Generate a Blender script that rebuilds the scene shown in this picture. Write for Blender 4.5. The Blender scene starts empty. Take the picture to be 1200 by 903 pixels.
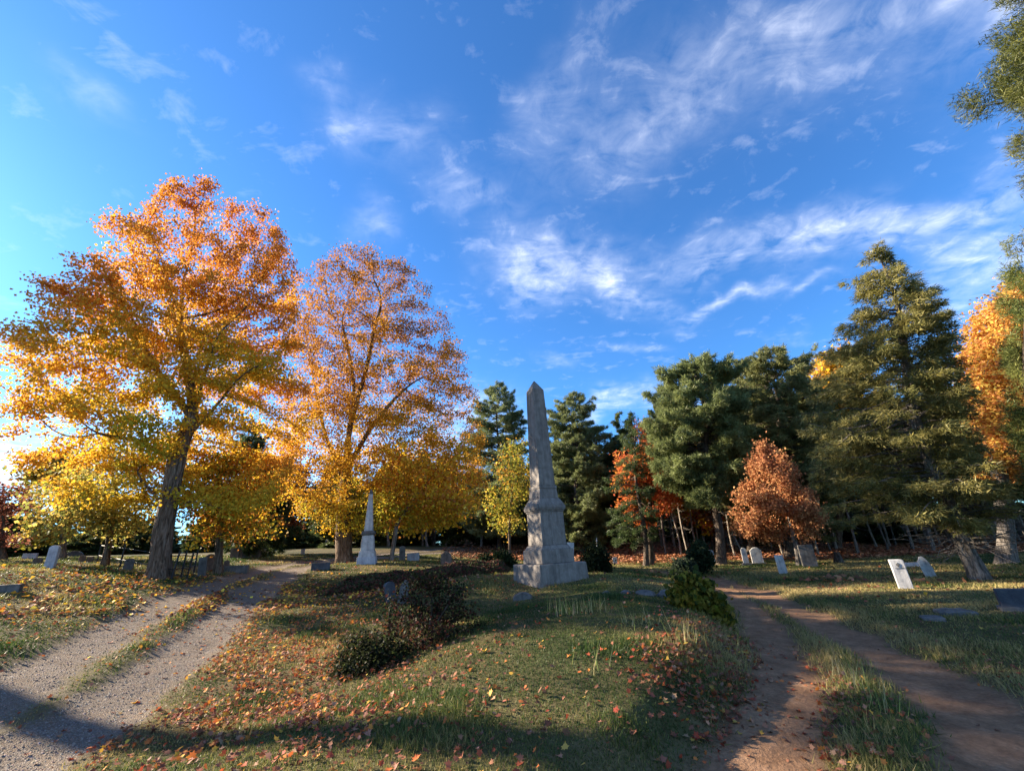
import bpy, bmesh, math, random
import numpy as np
from mathutils import Vector, Matrix
random.seed(7)
RNG = np.random.default_rng(11)
sc = bpy.context.scene
COL = sc.collection
R = math.radians

# ------------------------------------------------------------------ camera model
CAMZ = 1.6
TH = R(20.8); RO = R(3.5); F = 500.0
FW = np.array([0, math.cos(TH), math.sin(TH)]); UP0 = np.array([0, -math.sin(TH), math.cos(TH)]); X0 = np.array([1.0, 0, 0])
CR = math.cos(RO) * X0 - math.sin(RO) * UP0
CU = math.cos(RO) * UP0 + math.sin(RO) * X0
def ray(px, py):
    """unit horizontal length direction through a point of the photograph"""
    d = FW * F + CR * (px - 600) - CU * (py - 451.5)
    return d / math.hypot(d[0], d[1])
cam = bpy.data.cameras.new('camera'); camo = bpy.data.objects.new('camera', cam); COL.objects.link(camo)
cam.sensor_fit = 'HORIZONTAL'; cam.sensor_width = 36; cam.lens = 36 * F / 1200; cam.clip_end = 3000; cam.clip_start = 0.05
M = Matrix(((CR[0], CU[0], -FW[0], 0), (CR[1], CU[1], -FW[1], 0), (CR[2], CU[2], -FW[2], CAMZ), (0, 0, 0, 1)))
camo.matrix_world = M
sc.camera = camo

# ------------------------------------------------------------------ noise (numpy)
def _h(ix, iy, iz, seed):
    n = (ix.astype(np.int64) * 374761393 + iy.astype(np.int64) * 668265263 + iz.astype(np.int64) * 2147483647 + seed * 1274126177) & 0xffffffff
    n = ((n ^ (n >> 13)) * 1274126177) & 0xffffffff
    n = (n ^ (n >> 16)) & 0xffffff
    return n / float(0xffffff)
def vnoise(p, seed=0):
    """value noise in 0..1; p (N,3)"""
    i = np.floor(p).astype(np.int64); f = p - i; f = f * f * (3 - 2 * f)
    out = 0
    for dx in (0, 1):
        wx = f[:, 0] if dx else 1 - f[:, 0]
        for dy in (0, 1):
            wy = f[:, 1] if dy else 1 - f[:, 1]
            for dz in (0, 1):
                wz = f[:, 2] if dz else 1 - f[:, 2]
                out = out + wx * wy * wz * _h(i[:, 0] + dx, i[:, 1] + dy, i[:, 2] + dz, seed)
    return out
def fbm2(x, y, scale, seed=0, octv=3):
    p = np.stack([np.ravel(x) / scale, np.ravel(y) / scale, np.zeros(np.size(x))], 1)
    o = 0; a = 1; s = 0
    for k in range(octv):
        o = o + a * vnoise(p * (2 ** k) + 13.7 * k, seed + k); s += a; a *= .5
    return (o / s).reshape(np.shape(x))
def sstep(a, b, x):
    t = np.clip((x - a) / (b - a), 0, 1); return t * t * (3 - 2 * t)

# ------------------------------------------------------------------ terrain
CTRL = [ # photo px, py, horizontal distance from the camera
 (600,903,4.1),(300,903,4.6),(0,903,6.0),(1199,903,4.9),(900,903,4.2),(0,790,9.0),(20,760,10.5),(100,870,6.3),
 (150,820,7.6),(230,750,10.5),(230,690,16),(120,740,11.5),(185,678,18),(60,665,20),(14,675,17),(120,695,15.5),(310,662,24),(255,672,21),(403,660,24),
 (430,658,22),(380,700,14.5),(300,760,9.6),(350,830,6.2),(480,690,13),(600,680,13.2),(645,683,12.9),(690,680,13.2),(600,760,6.7),
 (600,715,10.2),(500,760,7.2),(450,790,6.8),(750,690,12.6),(760,720,9.2),(835,745,7.4),(700,780,6.0),(880,770,7.6),(860,730,10.2),(850,683,18),(820,672,20),
 (585,655,35),(757,662,30),(845,660,29),(935,662,26),(1000,655,31),(1062,688,16.2),(1150,678,19.5),(1090,672,21),(1190,710,13.3),(1040,790,7.2),
 (1199,800,7.6),(990,850,4.9),(990,760,8.2),(700,640,40),(520,650,34),(440,640,45),(60,652,38),(350,645,42)]
cp = []
for px, py, d in CTRL:
    r_ = ray(px, py); cp.append((r_[0] * d, r_[1] * d, CAMZ + r_[2] * d))
cp += [(-3, -4, .1), (4, -4, 0), (0, 0, .0), (-14, -3, .5), (14, -3, -.1), (0, -30, 0), (-30, -10, 1.0), (30, -10, 0), (-45, 10, 2.4), (45, 20, 0),
       (-40, 60, 2.6), (0, 75, 1.3), (40, 60, .2), (70, 110, .6), (-80, 110, 3), (0, 150, 1.5), (-120, 0, 3), (120, 0, 0), (0, -120, 0), (-6.5,5.2,.55),(-9,3,.6)]
cp = np.array(cp)
def _phi(r2): return np.where(r2 > 1e-9, r2 * np.log(np.maximum(r2, 1e-9)), 0)
def _solve():
    n = len(cp); d2 = ((cp[:, None, :2] - cp[None, :, :2]) ** 2).sum(2)
    K = _phi(d2) + np.eye(n) * 4.0
    P = np.hstack([np.ones((n, 1)), cp[:, :2]])
    A = np.vstack([np.hstack([K, P]), np.hstack([P.T, np.zeros((3, 3))])])
    return np.linalg.solve(A, np.concatenate([cp[:, 2], np.zeros(3)]))
W_ = _solve()
def hbase(x, y):
    x = np.asarray(x, float); y = np.asarray(y, float); sh = x.shape; x = x.ravel(); y = y.ravel()
    rr = np.hypot(x, y); k = np.minimum(1, 130 / np.maximum(rr, 1)); X = x * k; Y = y * k
    o = np.zeros(len(x))
    for s in range(0, len(x), 60000):
        a, b = X[s:s + 60000], Y[s:s + 60000]
        d2 = (a[:, None] - cp[None, :, 0]) ** 2 + (b[:, None] - cp[None, :, 1]) ** 2
        o[s:s + 60000] = _phi(d2) @ W_[:-3] + W_[-3] + a * W_[-2] + b * W_[-1]
    o = o + (fbm2(x, y, 2.2, 5, 3) - .5) * .09 + (fbm2(x, y, .35, 9, 2) - .5) * .03
    return o.reshape(sh)
_dd = np.concatenate([np.arange(1.5, 40, .04), np.arange(40, 200, .4)])
def gpt(px, py, H=None):
    r_ = ray(px, py); z = CAMZ + r_[2] * _dd
    h = (H or hbase)(r_[0] * _dd, r_[1] * _dd)
    i = np.argmax(z < h)
    if z[i] >= h[i]: i = int(np.argmin(z - h))
    return np.array([r_[0] * _dd[i], r_[1] * _dd[i]])
# wheel tracks
T1 = [(-150,905),(-60,845),(0,812),(67,774),(133,738),(187,710),(240,688),(290,672),(325,663)]
T2 = [(-140,985),(0,893),(67,860),(133,820),(200,775),(240,742),(270,714),(300,692),(330,675),(350,665)]
T3 = [(850,960),(872,903),(905,840),(917,790),(908,752),(884,717),(856,694),(838,683),(815,675)]
T4 = [(1310,980),(1196,885),(1132,825),(1066,780),(1000,747),(950,722),(900,698),(862,685),(835,676)]
def dens(pl):
    P = np.array([gpt(*p) for p in pl]); out = []
    for i in range(len(P) - 1):
        a = P[max(i - 1, 0)]; b = P[i]; c = P[i + 1]; d = P[min(i + 2, len(P) - 1)]
        for t in np.linspace(0, 1, 7)[:-1]:
            out.append(.5 * ((2 * b) + (c - a) * t + (2 * a - 5 * b + 4 * c - d) * t * t + (3 * b - a - 3 * c + d) * t ** 3))
    out.append(P[-1]); return np.array(out)
TR = [dens(t) for t in (T1, T2, T3, T4)]
def ext(P, end, pts): return np.vstack([P, pts]) if end else np.vstack([pts, P])
e1 = TR[0][-1]; e2 = TR[1][-1]
TR[0] = ext(TR[0], True, np.array([e1 + [.6, 6], e1 + [2, 14], e1 + [6, 28]])); TR[1] = ext(TR[1], True, np.array([e2 + [.6, 6], e2 + [2, 13], e2 + [6, 27]]))
e3 = TR[2][-1]; e4 = TR[3][-1]
TR[2] = ext(TR[2], True, np.array([e3 + [-3, 3.5], e3 + [-8, 5], e3 + [-20, 6]])); TR[3] = ext(TR[3], True, np.array([e4 + [-3, 3.2], e4 + [-9, 4.6], e4 + [-21, 6]]))
TR[0] = ext(TR[0], False, TR[0][0] + np.array([[-4, -9], [-2, -4]])); TR[1] = ext(TR[1], False, TR[1][0] + np.array([[-4, -9], [-2, -4]]))
TR[2] = ext(TR[2], False, TR[2][0] + np.array([[-3, -10], [-1.2, -4]])); TR[3] = ext(TR[3], False, TR[3][0] + np.array([[.5, -10], [.5, -4]]))
def pdist(x, y, P):
    x = np.ravel(x); y = np.ravel(y); best = np.full(len(x), 1e9)
    for i in range(len(P) - 1):
        a = P[i]; d = P[i + 1] - a; L = max(d @ d, 1e-9)
        t = np.clip(((x - a[0]) * d[0] + (y - a[1]) * d[1]) / L, 0, 1)
        best = np.minimum(best, (x - a[0] - t * d[0]) ** 2 + (y - a[1] - t * d[1]) ** 2)
    return np.sqrt(best)
def tracks(x, y):
    sh = np.shape(x); j = (fbm2(x, y, .9, 21, 3) - .5) * .55 + (fbm2(x, y, .16, 25, 2) - .5) * .16
    j = np.ravel(j)
    d = [pdist(x, y, P) for P in TR]
    wl = (.43, .50); wr = (.34, .42)
    ml = np.maximum(sstep(.14, -.14, d[0] + j - wl[0]), sstep(.14, -.14, d[1] + j - wl[1]))
    mr = np.maximum(sstep(.12, -.12, d[2] + j * .7 - wr[0]), sstep(.12, -.12, d[3] + j - wr[1]))
    worn = np.maximum(sstep(.95, .4, d[0] + j), sstep(.95, .4, d[1] + j))   # worn strip of the gravel lane
    wornr = np.maximum(sstep(.7, .4, d[2] + j), sstep(.8, .4, d[3] + j))
    rut = np.zeros_like(j)
    for q in d: rut = np.maximum(rut, sstep(.8, .25, q))
    return [a.reshape(sh) for a in (ml, mr, worn, wornr, rut)]
def hz(x, y, rut=None):
    x = np.asarray(x, float); y = np.asarray(y, float)
    if rut is None:
        rut = np.zeros(x.size)
        near = (np.abs(x.ravel()) < 60) & (y.ravel() < 70) & (y.ravel() > -25)
        if near.any():
            xx = x.ravel()[near]; yy = y.ravel()[near]; b = np.full(len(xx), 9.)
            for P in TR: b = np.minimum(b, pdist(xx, yy, P))
            rut[near] = sstep(.8, .25, b)
        rut = rut.reshape(x.shape)
    T = TR[2]; k = (T[:, 1] > 1) & (T[:, 1] < 18); o = np.argsort(T[k][:, 1]); dx = np.interp(y, T[k][o][:, 1], T[k][o][:, 0]) - x
    bank = sstep(.38, 1.2, dx) * sstep(6.0, 2.2, dx) * sstep(1.5, 3.2, y) * sstep(17, 11.5, y)
    return hbase(x, y) - .06 * rut + .26 * bank
def h1(x, y): return float(hz(np.array([x]), np.array([y]))[0])
def place(px, py, d=None):
    """a point on the ground seen at px,py (or at horizontal distance d along that direction)"""
    r_ = ray(px, py)
    if d is None:
        p = gpt(px, py); x, y = p
    else: x, y = r_[0] * d, r_[1] * d
    return np.array([x, y, h1(x, y)])

# ------------------------------------------------------------------ mesh helpers
def mesh(name, V, Fs, mats, col=None, smooth=False, mi=None):
    """V (N,3); Fs: (M,k) array or list of such arrays"""
    if not isinstance(Fs, list): Fs = [Fs]
    Fs = [np.asarray(f, np.int32) for f in Fs if len(f)]
    me = bpy.data.meshes.new(name)
    V = np.asarray(V, np.float32)
    me.vertices.add(len(V)); me.vertices.foreach_set('co', V.ravel())
    loops = np.concatenate([f.ravel() for f in Fs]); tot = np.concatenate([np.full(len(f), f.shape[1], np.int32) for f in Fs])
    me.loops.add(len(loops)); me.loops.foreach_set('vertex_index', loops)
    me.polygons.add(len(tot)); st = np.concatenate([[0], np.cumsum(tot)[:-1]]).astype(np.int32)
    me.polygons.foreach_set('loop_start', st)
    if smooth: me.polygons.foreach_set('use_smooth', np.ones(len(tot), bool))
    for m in (mats if isinstance(mats, list) else [mats]): me.materials.append(m)
    if mi is not None: me.polygons.foreach_set('material_index', mi)
    me.update(calc_edges=True)
    if col is not None:
        a = me.attributes.new('tint', 'FLOAT_COLOR', 'POINT')
        c = np.ones((len(V), 4), np.float32); c[:, :3] = col; a.data.foreach_set('color', c.ravel())
    return me
def addattr(me, name, vals):
    a = me.attributes.new(name, 'FLOAT', 'POINT'); a.data.foreach_set('value', np.asarray(vals, np.float32).ravel())
def link(name, me, parent=None, loc=None):
    o = bpy.data.objects.new(name, me); COL.objects.link(o)
    if parent: o.parent = parent
    if loc is not None: o.location = loc
    return o
def tag(o, label=None, cat=None, group=None, kind=None):
    for k, v in (('label', label), ('category', cat), ('group', group), ('kind', kind)):
        if v: o[k] = v
    return o
def empty(name, loc, label, cat, group=None, rz=0):
    o = bpy.data.objects.new(name, None); COL.objects.link(o); o.location = loc; o.rotation_euler = (0, 0, rz); o.empty_display_size = .3
    return tag(o, label, cat, group)
def dup(root, loc, rz, sc3, label, group):
    r_ = root.copy(); COL.objects.link(r_); r_.location = loc; r_.rotation_euler = (0, 0, rz); r_.scale = sc3; r_['label'] = label
    if group: r_['group'] = group
    for ch in root.children:
        c = ch.copy(); COL.objects.link(c); c.parent = r_
    return r_

# ------------------------------------------------------------------ materials
def newmat(name):
    m = bpy.data.materials.new(name); m.use_nodes = True; nt = m.node_tree; nt.nodes.clear()
    out = nt.nodes.new('ShaderNodeOutputMaterial'); return m, nt, out
def N(nt, t, **kw):
    n = nt.nodes.new(t)
    for k, v in kw.items():
        if k.startswith('i_'):
            key = k[2:].replace('_', ' ')
            n.inputs[key if key in n.inputs else int(k[2:])].default_value = v
        else: setattr(n, k, v)
    return n
def noise(nt, scale, detail=4, vec=None, rough=.55, dist=0):
    n = N(nt, 'ShaderNodeTexNoise'); n.inputs['Scale'].default_value = scale; n.inputs['Detail'].default_value = detail
    n.inputs['Roughness'].default_value = rough; n.inputs['Distortion'].default_value = dist
    if vec: nt.links.new(vec, n.inputs['Vector'])
    return n.outputs['Fac']
def ramp(nt, fac, stops):
    n = N(nt, 'ShaderNodeValToRGB'); cr = n.color_ramp
    while len(cr.elements) < len(stops): cr.elements.new(.5)
    for e, (p, c) in zip(cr.elements, stops): e.position = p; e.color = (*c, 1) if len(c) == 3 else c
    nt.links.new(fac, n.inputs[0]); return n.outputs[0]
def mixc(nt, fac, a, b, mode='MIX'):
    n = N(nt, 'ShaderNodeMix', data_type='RGBA', blend_type=mode)
    for s, i in ((fac, 0), (a, 6), (b, 7)):
        if hasattr(s, 'is_output'): nt.links.new(s, n.inputs[i])
        elif isinstance(s, (int, float)): n.inputs[i].default_value = s
        else: n.inputs[i].default_value = (*s, 1)
    return n.outputs[2]
def bump(nt, h, strength, dist, normal=None):
    b = N(nt, 'ShaderNodeBump'); b.inputs['Strength'].default_value = strength; b.inputs['Distance'].default_value = dist
    nt.links.new(h, b.inputs['Height'])
    if normal: nt.links.new(normal, b.inputs['Normal'])
    return b.outputs[0]
def leafmat(name, trans=.5, rough=.5, spec=.25, mult=(1, 1, 1)):
    m, nt, out = newmat(name)
    at = N(nt, 'ShaderNodeAttribute', attribute_name='tint')
    c = mixc(nt, 1.0, at.outputs['Color'], mult, 'MULTIPLY')
    p = N(nt, 'ShaderNodeBsdfPrincipled'); nt.links.new(c, p.inputs['Base Color']); p.inputs['Roughness'].default_value = rough; p.inputs['Specular IOR Level'].default_value = spec
    t = N(nt, 'ShaderNodeBsdfTranslucent'); nt.links.new(c, t.inputs['Color'])
    mx = N(nt, 'ShaderNodeMixShader'); mx.inputs[0].default_value = trans
    nt.links.new(p.outputs[0], mx.inputs[1]); nt.links.new(t.outputs[0], mx.inputs[2]); nt.links.new(mx.outputs[0], out.inputs[0])
    return m
def barkmat(name, c1, c2, c3, scale=1.0, bs=.9):
    m, nt, out = newmat(name)
    tc = N(nt, 'ShaderNodeTexCoord'); mp = N(nt, 'ShaderNodeMapping'); mp.inputs['Scale'].default_value = (13 * scale, 13 * scale, 2.3 * scale)
    nt.links.new(tc.outputs['Object'], mp.inputs[0])
    n1 = noise(nt, 1.2, 6, mp.outputs[0], .65, .6); n2 = noise(nt, .7, 3, tc.outputs['Object'])
    col = ramp(nt, n1, [(.36, c1), (.5, c2), (.66, c3)])
    n3 = ramp(nt, n2, [(.3, (.75, .75, .75)), (.7, (1.2, 1.2, 1.2))]); col = mixc(nt, 1.0, col, n3, 'MULTIPLY')
    p = N(nt, 'ShaderNodeBsdfPrincipled'); nt.links.new(col, p.inputs['Base Color']); p.inputs['Roughness'].default_value = .92; p.inputs['Specular IOR Level'].default_value = .15
    nt.links.new(bump(nt, n1, 1.0, .14), p.inputs['Normal']); nt.links.new(p.outputs[0], out.inputs[0])
    return m
def stonemat(name, base, dark, light, lich=(.30, .30, .22), streak=.6, bs=.5, scale=1.0):
    m, nt, out = newmat(name)
    tc = N(nt, 'ShaderNodeTexCoord'); mp = N(nt, 'ShaderNodeMapping'); mp.inputs['Scale'].default_value = (5, 5, .45); nt.links.new(tc.outputs['Object'], mp.inputs[0])
    s = noise(nt, 1.4 * scale, 6, mp.outputs[0], .62, .4); g = noise(nt, 3.2 * scale, 6, tc.outputs['Object'], .65, .3); f = noise(nt, 60, 3, tc.outputs['Object'])
    b = noise(nt, 11 * scale, 5, tc.outputs['Object'], .7)
    c = ramp(nt, g, [(.33, dark), (.5, base), (.68, light)])
    sm = ramp(nt, s, [(.42, (0, 0, 0)), (.66, (1, 1, 1))])
    c2 = mixc(nt, 1.0, c, (streak, streak, streak * 1.03), 'MULTIPLY'); c = mixc(nt, sm, c, c2)
    lm = ramp(nt, b, [(.6, (0, 0, 0)), (.7, (1, 1, 1))]); c = mixc(nt, lm, c, lich)
    fm = ramp(nt, f, [(.3, (.8, .8, .8)), (.7, (1.12, 1.12, 1.12))]); c = mixc(nt, 1.0, c, fm, 'MULTIPLY')
    p = N(nt, 'ShaderNodeBsdfPrincipled'); nt.links.new(c, p.inputs['Base Color']); p.inputs['Roughness'].default_value = .85; p.inputs['Specular IOR Level'].default_value = .25
    nrm = bump(nt, g, bs, .03); nrm = bump(nt, f, bs, .006, nrm); nt.links.new(nrm, p.inputs['Normal']); nt.links.new(p.outputs[0], out.inputs[0])
    return m
def plainmat(name, c, rough=.6, metal=0):
    m, nt, out = newmat(name); tc = N(nt, 'ShaderNodeTexCoord'); n1 = noise(nt, 14, 4, tc.outputs['Object'])
    col = ramp(nt, n1, [(.3, tuple(v * .7 for v in c)), (.7, tuple(min(1, v * 1.25) for v in c))])
    p = N(nt, 'ShaderNodeBsdfPrincipled'); nt.links.new(col, p.inputs['Base Color']); p.inputs['Roughness'].default_value = rough; p.inputs['Metallic'].default_value = metal
    nt.links.new(p.outputs[0], out.inputs[0]); return m
M_leaf = leafmat('autumn_leaf', .48, .6, .1, (.78, .72, .70))
M_needle = leafmat('needle', .42, .5, .3, (1.9, 1.75, 1.45))
M_grass = leafmat('grass_blade', .35, .55, .2)
M_litter = leafmat('dry_leaf', .2, .7, .15)
M_bark = barkmat('maple_bark', (.05, .033, .022), (.15, .105, .072), (.26, .20, .15))
M_pbark = barkmat('pine_bark', (.03, .022, .018), (.09, .068, .052), (.17, .14, .115))
M_gbark = barkmat('grey_bark', (.07, .06, .05), (.17, .15, .13), (.30, .27, .24))
M_pale = barkmat('pale_bark', (.12, .10, .08), (.30, .26, .21), (.46, .41, .34))
M_granite = stonemat('weathered_granite', (.205, .183, .162), (.16, .142, .125), (.25, .225, .20), (.15, .137, .115), .62, .5, 1.5)
M_marble = stonemat('white_marble', (.50, .49, .47), (.30, .30, .30), (.62, .61, .58), (.24, .23, .20), .62, .35)
M_blue = stonemat('blue_grey_marble', (.42, .44, .48), (.28, .30, .34), (.55, .57, .60), (.24, .24, .22), .7, .25)
M_dark = stonemat('dark_granite', (.07, .075, .085), (.04, .04, .05), (.11, .11, .12), (.12, .12, .10), .8, .2)
M_grey = stonemat('grey_fieldstone', (.13, .122, .112), (.07, .065, .06), (.20, .19, .175), (.11, .11, .08), .6, .6)
M_brown = stonemat('brown_sandstone', (.17, .12, .09), (.09, .065, .05), (.24, .18, .14), (.16, .15, .10), .6, .5)
M_iron = plainmat('black_iron', (.02, .02, .022), .55, .4)

def groundmat():
    m, nt, out = newmat('ground_surface')
    tc = N(nt, 'ShaderNodeTexCoord'); O = tc.outputs['Object']
    A = lambda n: N(nt, 'ShaderNodeAttribute', attribute_name=n).outputs['Fac']
    a1 = noise(nt, .35, 5, O, .6); a2 = noise(nt, 3.5, 5, O, .65); a3 = noise(nt, 28, 4, O, .7); a4 = noise(nt, 90, 3, O, .7)
    g = ramp(nt, a2, [(.25, (.02, .028, .010)), (.5, (.042, .055, .018)), (.75, (.10, .09, .035))])
    dry = ramp(nt, a3, [(.3, (.10, .075, .035)), (.7, (.21, .16, .08))])
    g = mixc(nt, ramp(nt, a1, [(.42, (.1, .1, .1)), (.62, (.75, .75, .75))]), g, dry)
    fl = ramp(nt, a3, [(.25, (.06, .026, .014)), (.5, (.17, .072, .034)), (.8, (.29, .14, .07))])
    g = mixc(nt, A('forest'), g, fl)
    g = mixc(nt, 1.0, g, ramp(nt, a4, [(.25, (.55, .55, .55)), (.75, (1.3, 1.3, 1.3))]), 'MULTIPLY')
    vo = N(nt, 'ShaderNodeTexVoronoi'); vo.inputs['Scale'].default_value = 75; nt.links.new(O, vo.inputs['Vector'])
    vs = N(nt, 'ShaderNodeSeparateColor'); nt.links.new(vo.outputs['Color'], vs.inputs[0])
    gr = ramp(nt, vs.outputs[0], [(0, (.12, .095, .075)), (.5, (.19, .16, .135)), (.93, (.29, .25, .21)), (1, (.42, .38, .34))])
    gr = mixc(nt, ramp(nt, a2, [(.35, (0, 0, 0)), (.7, (.8, .8, .8))]), gr, (.21, .155, .105))
    gr = mixc(nt, 1.0, gr, ramp(nt, a4, [(.3, (.6, .6, .6)), (.7, (1.3, 1.3, 1.3))]), 'MULTIPLY')
    di = ramp(nt, a2, [(.3, (.15, .083, .046)), (.55, (.25, .145, .082)), (.75, (.33, .20, .118))])
    di = mixc(nt, 1.0, di, ramp(nt, a3, [(.3, (.78, .78, .78)), (.7, (1.15, 1.15, 1.15))]), 'MULTIPLY')
    g = mixc(nt, A('worn'), g, mixc(nt, a3, dry, (.13, .10, .075)))
    c = mixc(nt, A('gravel'), g, gr); c = mixc(nt, A('dirt'), c, di)
    p = N(nt, 'ShaderNodeBsdfPrincipled'); nt.links.new(c, p.inputs['Base Color']); p.inputs['Roughness'].default_value = .95; p.inputs['Specular IOR Level'].default_value = .1
    mh = N(nt, 'ShaderNodeMix', data_type='FLOAT'); nt.links.new(A('gravel'), mh.inputs[0]); nt.links.new(a3, mh.inputs[2]); nt.links.new(vo.outputs['Distance'], mh.inputs[3])
    nrm = bump(nt, mh.outputs[0], .8, .03); nrm = bump(nt, a4, .5, .012, nrm); nt.links.new(nrm, p.inputs['Normal'])
    nt.links.new(p.outputs[0], out.inputs[0]); return m
M_ground = groundmat()

# ------------------------------------------------------------------ ground sheets
def axis(a, lo, hi, n, c=0):
    u = np.linspace(math.asinh((lo - c) / a), math.asinh((hi - c) / a), n); return c + a * np.sinh(u)
gx = axis(7, -420, 420, 760); gy = axis(7, -420, 420, 760, 6)
GX, GY = np.meshgrid(gx, gy)
ml, mr, worn, wornr, rut = tracks(GX, GY)
GZ = hz(GX, GY, rut) + (fbm2(GX, GY, .12, 31, 2) - .5) * .02
nx, ny = len(gx), len(gy)
ii = np.arange(nx * ny).reshape(ny, nx)
Q = np.stack([ii[:-1, :-1], ii[:-1, 1:], ii[1:, 1:], ii[1:, :-1]], 2).reshape(-1, 4)
def forestmask(x, y):
    n = (fbm2(x, y, 4, 41, 2) - .5) * 5
    e = y - (27.5 - .28 * (x - 12)) + n            # far side of the lawn on the right
    f = sstep(-1, 3, e) * sstep(2, 9, x + n)
    b = sstep(30, 36, y + n) * sstep(-8, 0, x)
    s = sstep(.56, .66, fbm2(x, y, 9, 47, 2)) * .6
    return np.clip(np.maximum(np.maximum(f, b * .75), s * .35), 0, 1)
fm = forestmask(GX, GY)
V = np.stack([GX, GY, GZ], 2).reshape(-1, 3)
mlf, mrf = ml.ravel(), mr.ravel()
sel_l = mlf[Q].mean(1) > .5; sel_r = (mrf[Q].mean(1) > .5) & ~sel_l
def sheet(name, sel):
    q = Q[sel]; u, inv = np.unique(q, return_inverse=True)
    me = mesh(name, V[u], inv.reshape(-1, 4), M_ground, smooth=True)
    addattr(me, 'gravel', mlf[u]); addattr(me, 'dirt', mrf[u]); addattr(me, 'forest', fm.ravel()[u]); addattr(me, 'worn', np.maximum(worn * .6, wornr * .5).ravel()[u])
    return tag(link(name, me), kind='structure')
sheet('ground', ~(sel_l | sel_r)); sheet('gravel_road', sel_l); sheet('dirt_road', sel_r)

# ------------------------------------------------------------------ blades, leaves
def rot_frame(n):
    n = n / np.linalg.norm(n, axis=1, keepdims=True)
    a = np.where(np.abs(n[:, 2:3]) < .9, [[0, 0, 1.]], [[1., 0, 0]]); t = np.cross(a, n); t /= np.linalg.norm(t, axis=1, keepdims=True)
    return n, t, np.cross(n, t)
def leafquads(P, nrm, size, rng):
    """folded kite leaves; P (N,3) centres"""
    n, t, b = rot_frame(nrm); a = rng.uniform(0, 6.283, len(P))[:, None]
    u = t * np.cos(a) + b * np.sin(a); v = np.cross(n, u); s = size[:, None]
    A = P - u * s * .55; B = P + v * s * .5 + n * s * .12; C = P + u * s * .6; D = P - v * s * .5 + n * s * .12
    Vv = np.stack([A, B, C, D], 1).reshape(-1, 3); k = np.arange(len(P))[:, None] * 4
    Fc = np.concatenate([k + [[0, 2, 1]], k + [[0, 3, 2]]], 0)
    return Vv, Fc
def blades(P, d, ln, w, rng):
    d = d / np.linalg.norm(d, axis=1, keepdims=True)
    r_ = rng.normal(size=d.shape); s = np.cross(d, r_); s /= np.linalg.norm(s, axis=1, keepdims=True) + 1e-9
    V3 = np.stack([P - s * w[:, None], P + s * w[:, None], P + d * ln[:, None]], 1).reshape(-1, 3)
    return V3, np.arange(len(P) * 3).reshape(-1, 3)
def pick(cols, w, n, rng, jit=.15):
    cols = np.array(cols); i = rng.choice(len(cols), n, p=np.array(w) / sum(w)); c = cols[i]
    return np.clip(c * (1 + rng.normal(size=(n, 1)) * jit) * (1 + rng.normal(size=(n, 3)) * jit * .4), .004, .9)
MAPLE = np.array([(0, -.5), (.12, -.28), (.42, -.38), (.34, -.12), (.55, .08), (.28, .12), (.22, .3), (.12, .26), (0, .58), (-.12, .26), (-.22, .3), (-.28, .12), (-.55, .08), (-.34, -.12), (-.42, -.38), (-.12, -.28)])
def mapleleaves(P, nrm, size, rng):
    n, t, b = rot_frame(nrm); a = rng.uniform(0, 6.283, len(P))[:, None]; u = t * np.cos(a) + b * np.sin(a); v = np.cross(n, u)
    K = len(MAPLE); s = size[:, None, None]; cur = rng.uniform(-.15, .75, (len(P), 1, 1)); cur2 = rng.uniform(-.3, .5, (len(P), 1, 1))
    m = MAPLE[None, :, :, None]; zz = (cur * (MAPLE[None, :, 0:1] ** 2) * 1.6 + cur2 * np.abs(MAPLE[None, :, 1:2]) * .5)
    ring = P[:, None] + s * (m[:, :, 0] * u[:, None] * rng.uniform(.7, 1.1, (len(P), 1, 1)) + m[:, :, 1] * v[:, None] + zz * n[:, None])
    Vv = np.concatenate([P[:, None], ring], 1).reshape(-1, 3); k = np.arange(len(P))[:, None] * (K + 1)
    tri = np.concatenate([k + [[0, 1 + i, 1 + (i + 1) % K]] for i in range(K)], 0)
    return Vv, tri, K + 1

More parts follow.
